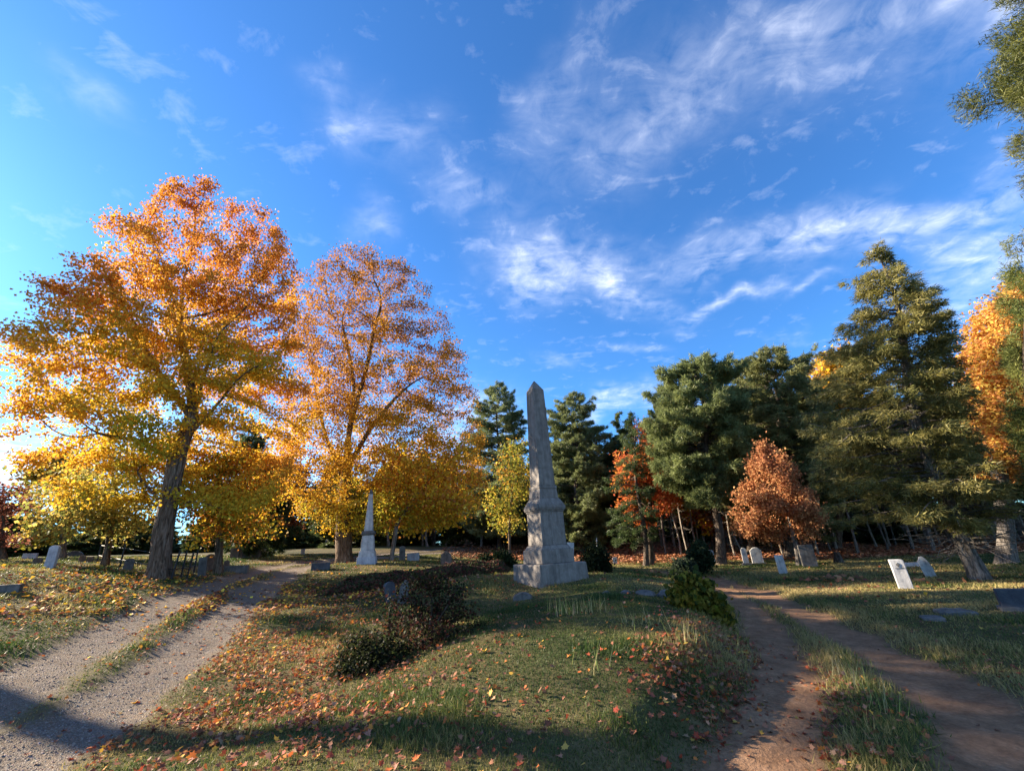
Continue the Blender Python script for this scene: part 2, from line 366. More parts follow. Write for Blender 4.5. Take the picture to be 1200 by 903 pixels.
# ------------------------------------------------------------------ trees: space colonisation
def outline_fn(base, pts):
    """pts: (py, pxL, pxR) read on the upright plane through the tree's foot, facing the viewer -> z, left, right metres (local)"""
    d = math.hypot(base[0], base[1]); dep = np.array([base[0] / d, base[1] / d]); rt = np.array([dep[1], -dep[0]])
    rows = []
    def hit(px, py):
        r_ = ray(px, py); k = d / (r_[0] * dep[0] + r_[1] * dep[1]); p = np.array([r_[0], r_[1]]) * k
        return (p @ rt), CAMZ + r_[2] * k - base[2]
    for py, l, r_ in pts:
        sl, zl = hit(l, py); sr, zr = hit(r_, py); rows.append(((zl + zr) / 2, sl, sr))
    rows.sort(); rows = np.array(rows)
    return rows, rt, dep, hit
def sample_crown(rows, rt, dep, n, rng, gap=.42, gscale=2.2, seed=1, depthk=.85, shell=.5, shift=0):
    out = []
    z0, z1 = rows[0, 0], rows[-1, 0]; wmax = max(abs(rows[:, 1:]).max(), 1)
    while sum(map(len, out)) < n:
        m = n * 6; z = rng.uniform(z0, z1, m); s = rng.uniform(-wmax, wmax, m); t = rng.uniform(-wmax, wmax, m)
        L = np.interp(z, rows[:, 0], rows[:, 1]); Rr = np.interp(z, rows[:, 0], rows[:, 2])
        c = (L + Rr) / 2; a = (Rr - L) / 2 + 1e-6
        cd = c * 0 + shift; q = ((s - c) / a) ** 2 + ((t - cd) / (a * depthk)) ** 2
        P = np.stack([s * rt[0] + t * dep[0], s * rt[1] + t * dep[1], z], 1)
        nz = vnoise(P / [gscale, gscale, gscale * .6], seed)
        ok = (q < 1) & (rng.uniform(size=m) < (shell + (1 - shell) * q)) & (nz > gap)
        out.append(P[ok])
    return np.concatenate(out)[:n]
def colonise(att, trunk, step, infl, kill, rng, iters=140, up=.08, wob=.15, limbs=()):
    nodes = [np.array(p, float) for p in trunk]; par = [-1] + list(range(len(trunk) - 1))
    for lb in limbs:
        lb = densify([np.array(q, float) + [0, 0, 0] for q in lb], step); pn = int(np.argmin([np.linalg.norm(q - lb[0]) for q in nodes]))
        for q in lb[1:]:
            nodes.append(np.array(q) + rng.normal(size=3) * .03); par.append(pn); pn = len(nodes) - 1
    att = att.copy(); best = np.full(len(att), 1e9); bi = np.zeros(len(att), int)
    pos = np.array(nodes); new = np.arange(len(nodes))
    for it in range(iters):
        if len(att) == 0: break
        for s in range(0, len(new), 400):
            nn = new[s:s + 400]; d = np.linalg.norm(att[:, None] - pos[nn][None], axis=2); j = d.argmin(1); dm = d[np.arange(len(att)), j]
            u = dm < best; best[u] = dm[u]; bi[u] = nn[j[u]]
        keep = best > kill; att = att[keep]; best = best[keep]; bi = bi[keep]
        act = best < infl
        if not act.any():
            if len(att) == 0: break
            act = best <= best.min() + .01
        v = att[act] - pos[bi[act]]; v /= np.linalg.norm(v, axis=1, keepdims=True) + 1e-9
        un, inv = np.unique(bi[act], return_inverse=True); dirs = np.zeros((len(un), 3)); np.add.at(dirs, inv, v)
        dirs /= np.linalg.norm(dirs, axis=1, keepdims=True) + 1e-9
        dirs = dirs + rng.normal(size=dirs.shape) * wob; dirs[:, 2] += up; dirs /= np.linalg.norm(dirs, axis=1, keepdims=True)
        np_ = pos[un] + dirs * step
        base = len(pos); pos = np.vstack([pos, np_]); par += list(un); new = np.arange(base, len(pos))
    return pos, np.array(par)
def radii(pos, par, r0, rtrunk, ntr, e=2.35):
    n = len(pos); acc = np.zeros(n); main = np.full(n, -1); mb = np.zeros(n)
    for i in range(n - 1, -1, -1):
        if acc[i] == 0: acc[i] = 1
        p = par[i]
        if p >= 0:
            acc[p] += acc[i]
            if acc[i] > mb[p]: mb[p] = acc[i]; main[p] = i
    e = math.log(acc[0]) / math.log(rtrunk / r0)
    r_ = r0 * acc ** (1 / e)
    for _ in range(3):
        q = pos.copy(); idx = np.arange(ntr, n); mch = main[idx]; has = mch >= 0
        q[idx[has]] = .5 * pos[idx[has]] + .25 * pos[par[idx[has]]] + .25 * pos[mch[has]]; pos = q
    return pos, r_, main
def tubes(pos, par, rad, main, flare=None):
    n = len(pos); d = np.zeros((n, 3)); idx = np.arange(1, n); d[idx] = pos[idx] - pos[par[idx]]; d[0] = pos[1] - pos[0] if n > 1 else (0, 0, 1)
    d /= np.linalg.norm(d, axis=1, keepdims=True) + 1e-9
    ref = np.tile([[.37, .93, .05]], (n, 1)); t = np.cross(ref, d); t /= np.linalg.norm(t, axis=1, keepdims=True) + 1e-9; b = np.cross(d, t)
    Vs = []; Fs = []; off = 0
    for big in (True, False):
        K = 14 if big else 4
        sel = idx[(rad[idx] > .07)] if big else idx[(rad[idx] <= .07)]
        if len(sel) == 0: continue
        ang = np.arange(K) / K * 2 * math.pi; ca, sa = np.cos(ang), np.sin(ang)
        def ring(i, r_, fr): 
            rr = r_[:, None] * np.ones(K)
            if big:
                w = np.stack([pos[i][:, 0:1] * 0 + ca * 1.6, pos[i][:, 0:1] * 0 + sa * 1.6, pos[i][:, 2:3] * .8 + 0 * ca], 2).reshape(-1, 3)
                rr = rr * (1 + .28 * (vnoise(w + 5, 3).reshape(-1, K) - .5))
                if flare: rr = rr * (1 + flare * np.exp(-np.maximum(pos[i][:, 2:3], 0) / .35) * (.6 + .5 * np.cos(ang * 4 + 1)[None]))
            return pos[i][:, None] + rr[:, :, None] * (t[fr][:, None] * ca[None, :, None] + b[fr][:, None] * sa[None, :, None])
        p = par[sel]; ism = main[p] == sel
        r0 = np.where(ism, rad[p], np.minimum(rad[sel] * 1.15, rad[p]))
        A = ring(p, r0, np.where(ism, p, sel)); B = ring(sel, rad[sel], sel)
        m = len(sel); Vs.append(np.concatenate([A, B], 1).reshape(-1, 3)); k = (np.arange(m) * 2 * K)[:, None] + off
        a = np.arange(K); a2 = (a + 1) % K
        Fs.append(np.stack([k + a, k + a2, k + K + a2, k + K + a], 2).reshape(-1, 4)); off += m * 2 * K
    return np.concatenate(Vs), np.concatenate(Fs)
def bump_base(trunk, z=-.25):
    t = [list(p) for p in trunk]; t.insert(0, [t[0][0], t[0][1], z]); return t
def densify(tr, step):
    out = []
    for a, b in zip(tr[:-1], tr[1:]):
        a = np.array(a, float); b = np.array(b, float); k = max(1, int(np.linalg.norm(b - a) / step))
        for i in range(k): out.append(a + (b - a) * i / k)
    out.append(np.array(tr[-1], float)); return out
def maple(name, label, base, outline, trunk_px, rtrunk, natt, nleaf, colfn, seed, step=.32, infl=3.0, kill=.55, lsize=.15, gap=.42, spread=.3, rthr=.028, flat=.5, shift=0, bark=None, depthk=.85, up=.08, group=None, cat='tree', shell=.5, gscale=2.2, extra=None, rz=0, skip=0, limbs=()):
    rng = np.random.default_rng(seed)
    rows, rt, dep, hit = outline_fn(base, outline)
    att = sample_crown(rows, rt, dep, natt, rng, gap=gap, seed=seed, depthk=depthk, shell=shell, gscale=gscale, shift=shift)
    if extra is not None: att = np.vstack([att, extra(rt, dep, hit, rng)])
    tr = []
    for px, py in trunk_px:
        s, z = hit(px, py); tr.append([s * rt[0], s * rt[1], z])
    tr[0] = [0, 0, 0]; tr = densify(bump_base(tr, -.3), step)
    LB = []
    for k_, lb in enumerate(limbs):
        dz = [0, .45, .9, 1.2][:len(lb)] if len(lb) <= 4 else list(np.linspace(0, 1.3, len(lb))); sg = (-1) ** k_
        q_ = []
        for (px, py), t_ in zip(lb, dz):
            s_, z_ = hit(px, py); q_.append([s_ * rt[0] + dep[0] * t_ * sg, s_ * rt[1] + dep[1] * t_ * sg, z_])
        LB.append(q_)
    pos, par = colonise(att, tr, step, infl, kill, rng, up=up, limbs=LB)
    pos, rad, main = radii(pos, par, .006, rtrunk, len(tr))
    o = empty(name, base, label, cat, group)
    Vw, Fw = tubes(pos, par, rad, main, flare=.55)
    link('trunk', mesh('trunk', Vw, Fw, bark or M_bark, smooth=True), o)
    thin = np.where((rad < rthr) & (np.arange(len(pos)) > len(tr)))[0]
    if skip: thin = thin[rng.uniform(size=len(thin)) > skip]
    # twig shape: leaves sit in flat sprays round the thin wood
    i = rng.choice(thin, nleaf); P = pos[i] + rng.normal(size=(nleaf, 3)) * [spread, spread, spread * flat]
    nr = rng.normal(size=(nleaf, 3)) * [.75, .75, .5] + [0, 0, .9 if flat < .6 else .45]
    sz = lsize * rng.uniform(.6, 1.25, nleaf)
    Vl, Fl = leafquads(P, nr, sz, rng)
    c = colfn(P, rows, rt, rng); c = np.repeat(c, 4, 0)
    link('crown', mesh('crown', Vl, Fl, M_leaf, c), o)
    return o
def maplecols(top, mid, low, green, zsplit, seed):
    def fn(P, rows, rt, rng):
        z0, z1 = rows[0, 0], rows[-1, 0]; h = (P[:, 2] - z0) / (z1 - z0)
        s = P[:, 0] * rt[0] + P[:, 1] * rt[1]; L = np.interp(P[:, 2], rows[:, 0], rows[:, 1]); Rr = np.interp(P[:, 2], rows[:, 0], rows[:, 2])
        q = np.abs((s - (L + Rr) / 2) / ((Rr - L) / 2 + .1))
        k = h + (q - .5) * .28 + (vnoise(P / 1.9, seed) - .5) * .75 + rng.normal(size=len(P)) * .09
        st = np.array([zsplit[0], zsplit[1], zsplit[2], zsplit[3]]); cols = np.array([green, low, mid, top])
        c = np.stack([np.interp(k, st, cols[:, j]) for j in range(3)], 1)
        return np.clip(c * (1 + rng.normal(size=(len(P), 1)) * .16), .01, .9)
    return fn
def colmix(cols, w, jit=.18, clump=.5):
    def fn(P, rows, rt, rng):
        n = vnoise(P / 1.3, 77) + rng.normal(size=len(P)) * .18; cs = np.array(cols)
        k = np.clip(n, 0, .999) * len(cs); return np.clip(cs[k.astype(int)] * (1 + rng.normal(size=(len(P), 1)) * jit), .01, .9)
    return fn

bA = place(185, 678, 18.0); bB = place(403, 660, 24.0)
ORANGE = (.84, .41, .06); SALM = (.72, .31, .05); YEL = (.88, .57, .05); GRN = (.52, .50, .05)
maple('maple_tree', 'large orange and gold maple with a stout leaning trunk left of the gravel road', bA,
      [(203,245,292),(215,178,332),(250,160,352),(300,62,366),(340,22,368),(380,-8,372),(420,-35,378),(460,-50,378),(500,-55,372),(535,-25,360),(565,40,340),(590,60,322)],
      [(185,678),(192,620),(203,560),(212,520),(228,480),(238,450)], .27, 6400, 125000,
      maplecols(SALM, ORANGE, YEL, GRN, (-.12, .14, .55, .95), 3), 3, gap=.50, lsize=.084, depthk=.6, shift=1.2, flat=.75, limbs=[[(198,598),(182,578),(166,560),(155,543)],[(200,594),(222,586),(245,592),(264,603),(288,603)],[(208,540),(180,520),(150,505),(105,500)],[(213,520),(248,485),(272,455),(292,440)],[(226,490),(224,440),(214,395),(212,350)],[(232,465),(244,430),(252,400)],[(222,485),(192,440),(172,405),(160,370)]], gscale=1.7, spread=.17, up=.18, kill=.45, step=.28, skip=.1)
maple('maple_tree', 'bronze and gold maple with a thick clustered trunk beside the white obelisk', bB,
      [(299,385,458),(310,364,486),(335,347,508),(370,334,528),(405,324,542),(450,320,555),(490,315,562),(530,308,570),(570,318,572),(600,345,560),(625,380,545)],
      [(403,660),(403,600),(405,560),(408,520),(410,470),(412,430)], .38, 6200, 105000,
      maplecols((.42, .20, .045), (.56, .28, .04), (.78, .46, .04), (.46, .46, .05), (-.05, .2, .52, .9), 5), 5, gap=.47, lsize=.092, depthk=.65, skip=.25, gscale=1.8, spread=.21, up=.22, kill=.48, step=.3, flat=.75, limbs=[[(404,565),(382,510),(368,450),(358,395)],[(408,545),(436,500),(458,475),(482,455)],[(409,520),(416,450),(408,400),(400,365)],[(410,500),(428,440),(436,400),(446,365)],[(403,590),(440,562),(490,555),(535,560)],[(404,600),(375,585),(350,580),(330,590)]])

# second stem and thin pale trunk of the bronze maple stand as trees of their own further down

# ------------------------------------------------------------------ conifers
def conifer_meshes(rowsLR, zb, H, lean, rng, nwh, nbr, tuft, droop, rise, style, col, rtrunk, blen=.2, bw=.022, dens_=1.0, bare=0, dead=10, kink=0):
    """rowsLR: z, L, R widths (metres) of the crown; zb lowest foliage; returns (trunk verts/faces, foliage V/F/colour)"""
    rows = np.array(rowsLR, float); ax = lambda z: np.stack([lean[0] * z / H - kink * (1 - np.exp(-np.maximum(z, 0) / 1.5)) * (1 - z / H) + .12 * np.sin(z * .9), lean[1] * z / H + .1 * np.cos(z * .7) - .1, z], -1)
    zs = np.linspace(-.3, H, 26); pos = ax(zs); rad = np.maximum(rtrunk * (1 - np.clip(zs, 0, H) / H) ** .7, .015)
    par = np.arange(-1, 25); main = np.append(np.arange(1, 26), -1)
    Vw, Fw = tubes(pos, par, rad, main, flare=.5); WV = [Vw]; WF = [Fw]; off = len(Vw)
    TP = []; TD = []; bpos = []; 
    z_all = zb + (H - zb) * (np.linspace(0, 1, nwh) ** 1.0)
    for wi, z in enumerate(z_all):
        nb = max(3, int(nbr * (1 if z < H * .85 else .7)))
        for b in range(nb):
            zz = min(z + rng.uniform(-.5, .5) * (H - zb) / nwh, H - .05); az = rng.uniform(0, 6.283)
            L = abs(np.interp(zz, rows[:, 0], rows[:, 1])); Rr = abs(np.interp(zz, rows[:, 0], rows[:, 2])); c = math.cos(az)
            ln = (Rr if c > 0 else L) * abs(c) + .5 * (L + Rr) * (1 - abs(c)); ln *= rng.uniform(.6, 1.12)
            if style == 'pine': ln *= rng.choice([.7, .88, 1.0, 1.1], p=[.15, .3, .4, .15])
            ln = max(ln, .25); hd = np.array([c, math.sin(az), 0]); k = 8; t = np.linspace(0, 1, k)
            rz = (rise * (1 - .2 * zz / H)) + (.35 if zz > H * .8 else 0) + rng.normal() * .17
            bz = ln * (rz * t - droop * t * t + droop * .55 * t ** 3)
            P = ax(np.array(zz))[None] + hd[None] * (ln * t)[:, None] + np.array([0, 0, 1.])[None] * bz[:, None]
            P[1:] += rng.normal(size=(k - 1, 3)) * .03 * ln ** .5
            r_ = np.maximum((.012 + .011 * ln) * (1 - t * .85), .006)
            Vb, Fb = tubes(P, np.arange(-1, k - 1), r_, np.append(np.arange(1, k), -1)); WV.append(Vb); WF.append(Fb + off); off += len(Vb)
            # tufts on side twigs
            nt_ = max(6, int(2.3 * tuft * ln * dens_)); u = rng.uniform(.22 if style == 'spruce' else .42, 1.0, nt_) ** (.75)
            pc = np.stack([np.interp(u, t, P[:, j]) for j in range(3)], 1)
            w = (.34 if style == 'spruce' else .30) * ln * (1.12 - u) + .10; side = rng.uniform(-1, 1, nt_) * w
            perp = np.array([-hd[1], hd[0], 0]); pc = pc + perp[None] * side[:, None] + hd[None] * (np.abs(side) * .5)[:, None]
            if style == 'spruce': pc[:, 2] -= np.abs(side) * .25 + rng.uniform(0, .18, nt_)
            else: pc[:, 2] += rng.uniform(-.12, .38, nt_) 
            dd = hd[None] * .9 + perp[None] * np.sign(side)[:, None] * .7 + rng.normal(size=(nt_, 3)) * .25
            dd[:, 2] += -.25 if style == 'spruce' else .35
            TP.append(pc); TD.append(dd)
    # dead lower limbs
    for b in range(dead):
        zz = rng.uniform(max(.8, zb * .35), zb + .5); az = rng.uniform(0, 6.283); ln = rng.uniform(.6, 2.0); k = 5; t = np.linspace(0, 1, k); hd = np.array([math.cos(az), math.sin(az), rng.uniform(-.35, .2)])
        P = ax(np.array(zz))[None] + hd[None] * (ln * t)[:, None]; P[1:] += rng.normal(size=(k - 1, 3)) * .05
        Vb, Fb = tubes(P, np.arange(-1, k - 1), .018 * (1 - t * .7), np.append(np.arange(1, k), -1)); WV.append(Vb); WF.append(Fb + off); off += len(Vb)
    TP = np.concatenate(TP); TD = np.concatenate(TD); TD /= np.linalg.norm(TD, axis=1, keepdims=True)
    nb = 14; P = np.repeat(TP, nb, 0); D = np.repeat(TD, nb, 0); n = len(P)
    P = P + rng.normal(size=(n, 3)) * (.055 if style == 'spruce' else .06)
    D = D + rng.normal(size=(n, 3)) * (.55 if style == 'spruce' else .8)
    Vf, Ff = blades(P, D, .9 * blen * rng.uniform(.6, 1.3, n), .72 * bw * rng.uniform(.7, 1.3, n), rng)
    cc = np.repeat(np.clip(.5 + (vnoise(TP / .9, 9) - .5) * .9 + rng.normal(size=len(TP)) * .3, 0, 1.15), nb); C = np.array(col); c = C[0][None] * (1 - cc[:, None]) + C[1][None] * cc[:, None]
    c = np.clip(c * (1 + rng.normal(size=(n, 1)) * .22), .006, .6)
    return (np.concatenate(WV), np.concatenate(WF)), (Vf, Ff, np.repeat(c, 3, 0))
def conifer(name, label, base, outline, rtrunk, seed, style='pine', col=((.028, .05, .02), (.075, .105, .04)), nwh=24, nbr=5, tuft=16, droop=.25, rise=.25, cat='tree', group=None, bark=None, lean=None, zb=None, dead=14, blen=.2, bw=.02, dens_=1.0, kwidth=1.0, kink=0):
    rng = np.random.default_rng(seed); rows, rt, dep, hit = outline_fn(base, outline)
    H = rows[-1, 0]; ctop = (rows[-1, 1] + rows[-1, 2]) / 2
    r2 = rows.copy(); c = ctop * rows[:, 0] / H; r2[:, 1] = (c - rows[:, 1]) * kwidth; r2[:, 2] = (rows[:, 2] - c) * kwidth; r2[:, 1:] = np.maximum(r2[:, 1:], .15)
    W, Fo = conifer_meshes(r2, rows[0, 0] if zb is None else zb, H, (ctop, 0), rng, nwh, nbr, tuft, droop, rise, style, col, rtrunk, blen, bw, dens_, dead=dead, kink=kink)
    o = empty(name, base, label, cat, group, rz=math.atan2(rt[1], rt[0]))
    link('trunk', mesh('trunk', W[0], W[1], bark or M_pbark, smooth=True), o)
    link('crown', mesh('crown', Fo[0], Fo[1], M_needle, Fo[2]), o)
    return o
BG = ((.035, .058, .032), (.085, .115, .062)); OL = ((.035, .048, .014), (.115, .115, .036)); DK = ((.016, .030, .012), (.045, .070, .028))
conifer('pine_tree', 'tall blue-green pine with a rounded top between the bronze maple and the obelisk', place(585, 655, 42), [(450,580,586),(475,562,602),(510,548,615),(560,543,618),(600,538,620),(630,545,615)], .22, 21, style='spruce', col=((.045, .068, .036), (.12, .15, .078)), nwh=36, nbr=8, rise=.45, droop=.35, tuft=9, blen=.27, bw=.03, kwidth=1.18)
conifer('pine_tree', 'tall blue-green pine rising just right of the grey obelisk', place(680, 655, 38), [(462,670,675),(488,648,698),(530,640,712),(580,636,718),(620,640,722),(640,650,716)], .22, 22, style='spruce', col=((.045, .066, .032), (.12, .145, .07)), nwh=36, nbr=8, rise=.4, droop=.35, tuft=9, blen=.27, bw=.03, kwidth=1.18)
conifer('spruce_tree', 'slim dark spruce with a thin leaning trunk in front of the red maple', place(757, 662, 29), [(484,735,745),(510,722,758),(550,712,768),(590,706,772),(625,712,765)], .16, 23, style='spruce', col=DK, nwh=28, nbr=5, droop=.5, rise=.05, tuft=7, blen=.2, bw=.022, dead=20)
conifer('pine_tree', 'broad dark pine with low forking limbs left of the copper-leaved tree', place(845, 660, 28), [(428,806,828),(450,782,856),(490,768,876),(540,778,880),(560,785,888),(592,800,876)], .26, 24, col=((.045, .065, .03), (.12, .15, .065)), nwh=32, nbr=9, rise=.3, tuft=13, blen=.25, bw=.028, dead=26, kwidth=1.18)
conifer('pine_tree', 'dark green pine filling the gap between the broad pine and the taller one behind', place(880, 655, 35), [(422,872,884),(450,850,912),(500,835,930),(560,830,935),(610,835,930)], .22, 27, style='spruce', col=((.04, .056, .026), (.115, .13, .06)), nwh=32, nbr=8, rise=.35, droop=.4, tuft=9, blen=.25, bw=.028, dead=20)
conifer('spruce_tree', 'dark spruce standing between the obelisk pine and the slim dark spruce', place(722, 655, 40), [(512,716,722),(535,700,742),(580,692,752),(625,695,750)], .2, 28, style='spruce', col=DK, nwh=26, nbr=7, rise=.2, droop=.45, tuft=8, blen=.27, bw=.03, dead=10)
conifer('pine_tree', 'full green pine behind and above the copper-leaved tree', place(925, 655, 32), [(410,898,912),(435,872,948),(480,850,975),(530,850,985),(580,860,985),(620,870,980)], .26, 25, style='spruce', col=((.05, .066, .03), (.135, .15, .068)), nwh=34, nbr=8, rise=.35, droop=.4, tuft=9, blen=.27, bw=.03, dead=20, kwidth=1.18)
conifer('spruce_tree', 'tallest olive-green spruce with a thick flared trunk beside the leaning white headstones', place(1150, 678, 19.5), [(290,1026,1036),(318,1004,1056),(360,982,1100),(400,972,1128),(450,965,1150),(500,965,1172),(550,972,1190),(595,1010,1195),(612,1060,1180)], .22, 26, style='spruce', col=((.05, .058, .02), (.17, .16, .062)), nwh=46, nbr=7, droop=.45, rise=.2, tuft=8, blen=.19, bw=.02, bark=M_gbark, dead=90, kink=.55, kwidth=1.1)

# ------------------------------------------------------------------ light, sky
SUN_EL = 22.5; SUN_AZ = -73.0     # azimuth measured from +Y towards +X
w = bpy.data.worlds.new('World'); sc.world = w; w.use_nodes = True; nt = w.node_tree; nt.nodes.clear()
wo = nt.nodes.new('ShaderNodeOutputWorld'); bg = nt.nodes.new('ShaderNodeBackground')
sky = nt.nodes.new('ShaderNodeTexSky'); sky.sky_type = 'NISHITA'; sky.sun_disc = False; sky.sun_elevation = R(SUN_EL); sky.sun_rotation = R(SUN_AZ)
sky.altitude = 300; sky.air_density = 1.0; sky.dust_density = .35; sky.ozone_density = 3.0
tc = nt.nodes.new('ShaderNodeTexCoord'); D = tc.outputs['Generated']
def vm(op, a, b=None, out=0):
    n = nt.nodes.new('ShaderNodeVectorMath'); n.operation = op
    for k, s in ((0, a), (1, b)):
        if s is None: continue
        if hasattr(s, 'is_output'): nt.links.new(s, n.inputs[k])
        else: n.inputs[k].default_value = s
    return n.outputs[out]
def mm(op, a, b=None, c=None):
    n = nt.nodes.new('ShaderNodeMath'); n.operation = op
    for k, s in ((0, a), (1, b), (2, c)):
        if s is None: continue
        if hasattr(s, 'is_output'): nt.links.new(s, n.inputs[k])
        else: n.inputs[k].default_value = s
    return n.outputs[0]
def unit(v): v = np.array(v); return v / np.linalg.norm(v)
CL = [ # cirrus patches: px, py, half length, half width, angle deg (image, down positive), strength
 (115,118,55,20,42,.42),(545,228,42,26,10,.60),(455,150,60,32,15,.40),(432,258,22,26,60,.45),(610,310,48,32,35,.85),(672,318,60,30,10,.62),(735,345,62,18,22,.85),
 (862,357,55,9,-24,1.0),(725,160,110,60,-20,.42),(870,295,150,26,-8,.60),(1040,255,150,34,-14,.62),(980,45,200,50,-6,.46),(1110,60,120,60,0,.4),(1150,320,70,60,-50,.85),
 (1120,240,110,40,-30,.6),(975,400,34,16,-25,.5),(950,336,40,8,-14,.5),(670,424,18,8,20,.4),(735,476,80,12,-6,.55),(560,470,40,14,-20,.6),(700,490,70,10,4,.5),(380,105,40,12,30,.3),(15,400,50,14,10,.5),
 (820,130,120,50,-35,.35),(650,100,70,36,-60,.35),(745,415,30,6,-5,.35),(915,385,30,6,-5,.35),
 (-40,560,130,110,0,1.4),(120,560,160,60,0,1.0),(360,540,160,50,0,.9),(560,500,50,40,-10,.6),(150,470,130,40,-10,.6)]
tot = None
BACK_FILL = [(180, 35, .8, .4, .6), (130, 28, .5, .3, .5)]
# shared warp so that the patches have wispy edges
wn = nt.nodes.new('ShaderNodeTexNoise'); wn.inputs['Scale'].default_value = 5; wn.inputs['Detail'].default_value = 5; nt.links.new(D, wn.inputs['Vector'])
warp = vm('ADD', D, vm('MULTIPLY', vm('SUBTRACT', wn.outputs['Color'], (.5, .5, .5)), (.22, .22, .22)))
ITEMS = []
for px, py, hl, hw, ang, st in CL:
    c = unit(ray(px, py)); a = math.radians(ang); e = unit(ray(px + 20 * math.cos(a), py + 20 * math.sin(a))); t = unit(e - c * (e @ c)); b = np.cross(c, t)
    f = math.acos(np.clip(c @ e, -1, 1)) / 20; ITEMS.append((c, t, b, hl * f * 1.15, hw * f * 1.15, st))
for az_, el_, ra, rb, st in BACK_FILL:      # unseen cloud banks added behind the viewer for neutral fill light
    c = np.array([math.sin(R(az_)) * math.cos(R(el_)), math.cos(R(az_)) * math.cos(R(el_)), math.sin(R(el_))]); t = unit(np.cross([0, 0, 1.], c)); ITEMS.append((c, t, np.cross(c, t), ra, rb, st * 2.2))
for c, t, b, ra, rb, st in ITEMS:
    x = mm('DIVIDE', vm('DOT_PRODUCT', warp, tuple(t), 1), ra); y = mm('DIVIDE', vm('DOT_PRODUCT', warp, tuple(b), 1), rb)
    q = mm('ADD', mm('MULTIPLY', x, x), mm('MULTIPLY', y, y))
    front = mm('GREATER_THAN', vm('DOT_PRODUCT', D, tuple(c), 1), 0.0)
    g = mm('MULTIPLY', mm('MULTIPLY', mm('EXPONENT', mm('MULTIPLY', q, -1.6)), st * .44), front)
    tot = g if tot is None else mm('ADD', tot, g)
sx = nt.nodes.new('ShaderNodeSeparateXYZ'); nt.links.new(D, sx.inputs[0]); zz = mm('ADD', mm('MAXIMUM', sx.outputs[2], 0.0), .12)
cb = nt.nodes.new('ShaderNodeCombineXYZ'); nt.links.new(mm('DIVIDE', sx.outputs[0], zz), cb.inputs[0]); nt.links.new(mm('DIVIDE', sx.outputs[1], zz), cb.inputs[1])
mp = nt.nodes.new('ShaderNodeMapping'); mp.inputs['Rotation'].default_value = (0, 0, R(35)); mp.inputs['Scale'].default_value = (2.6, 6.0, 1); nt.links.new(cb.outputs[0], mp.inputs[0])
n1 = nt.nodes.new('ShaderNodeTexNoise'); n1.inputs['Scale'].default_value = 1.3; n1.inputs['Detail'].default_value = 9; n1.inputs['Roughness'].default_value = .62; n1.inputs['Distortion'].default_value = .9; nt.links.new(mp.outputs[0], n1.inputs['Vector'])
n2 = nt.nodes.new('ShaderNodeTexNoise'); n2.inputs['Scale'].default_value = 13; n2.inputs['Detail'].default_value = 7; n2.inputs['Roughness'].default_value = .6; n2.inputs['Distortion'].default_value = .5; nt.links.new(cb.outputs[0], n2.inputs['Vector'])
nn = mm('ADD', mm('MULTIPLY', n1.outputs[0], .5), mm('MULTIPLY', n2.outputs[0], .5))
tex = mm('MULTIPLY', mm('SUBTRACT', nn, .36), 3.8)
base_hz = mm('MULTIPLY', mm('MAXIMUM', mm('SUBTRACT', nn, .54), 0.0), .8)
cl = mm('ADD', mm('MULTIPLY', mm('MAXIMUM', tex, .03), tot), base_hz)
clm = nt.nodes.new('ShaderNodeMath'); clm.operation = 'MINIMUM'; nt.links.new(cl, clm.inputs[0]); clm.inputs[1].default_value = .93
SKYMUL = (.46, .90, 1.31)
tint = nt.nodes.new('ShaderNodeMix'); tint.data_type = 'RGBA'; tint.blend_type = 'MULTIPLY'; tint.inputs[0].default_value = 1
nt.links.new(sky.outputs[0], tint.inputs[6]); tint.inputs[7].default_value = (*SKYMUL, 1)
cm = nt.nodes.new('ShaderNodeMix'); cm.data_type = 'RGBA'; nt.links.new(clm.outputs[0], cm.inputs[0]); nt.links.new(tint.outputs[2], cm.inputs[6]); cm.inputs[7].default_value = (8.2, 8.3, 8.8, 1)
nt.links.new(cm.outputs[2], bg.inputs[0]); bg.inputs[1].default_value = .055; nt.links.new(bg.outputs[0], wo.inputs[0])
sl = bpy.data.lights.new('sun', 'SUN'); sl.energy = 5.0; sl.angle = R(.5); sl.color = (1, .84, .64); so = bpy.data.objects.new('sun', sl); COL.objects.link(so)
sd = Vector((math.sin(R(SUN_AZ)) * math.cos(R(SUN_EL)), math.cos(R(SUN_AZ)) * math.cos(R(SUN_EL)), math.sin(R(SUN_EL))))
so.rotation_euler = sd.to_track_quat('Z', 'Y').to_euler(); so.location = sd * 100
sc.view_settings.view_transform = 'Standard'; sc.view_settings.look = 'None'; sc.view_settings.exposure = 2.12; sc.view_settings.gamma = 1
sc.render.engine = 'CYCLES'
sc.cycles.max_bounces = 6; sc.cycles.diffuse_bounces = 3; sc.cycles.transmission_bounces = 4; sc.cycles.glossy_bounces = 2; sc.cycles.transparent_max_bounces = 4
sc.cycles.use_denoising = True
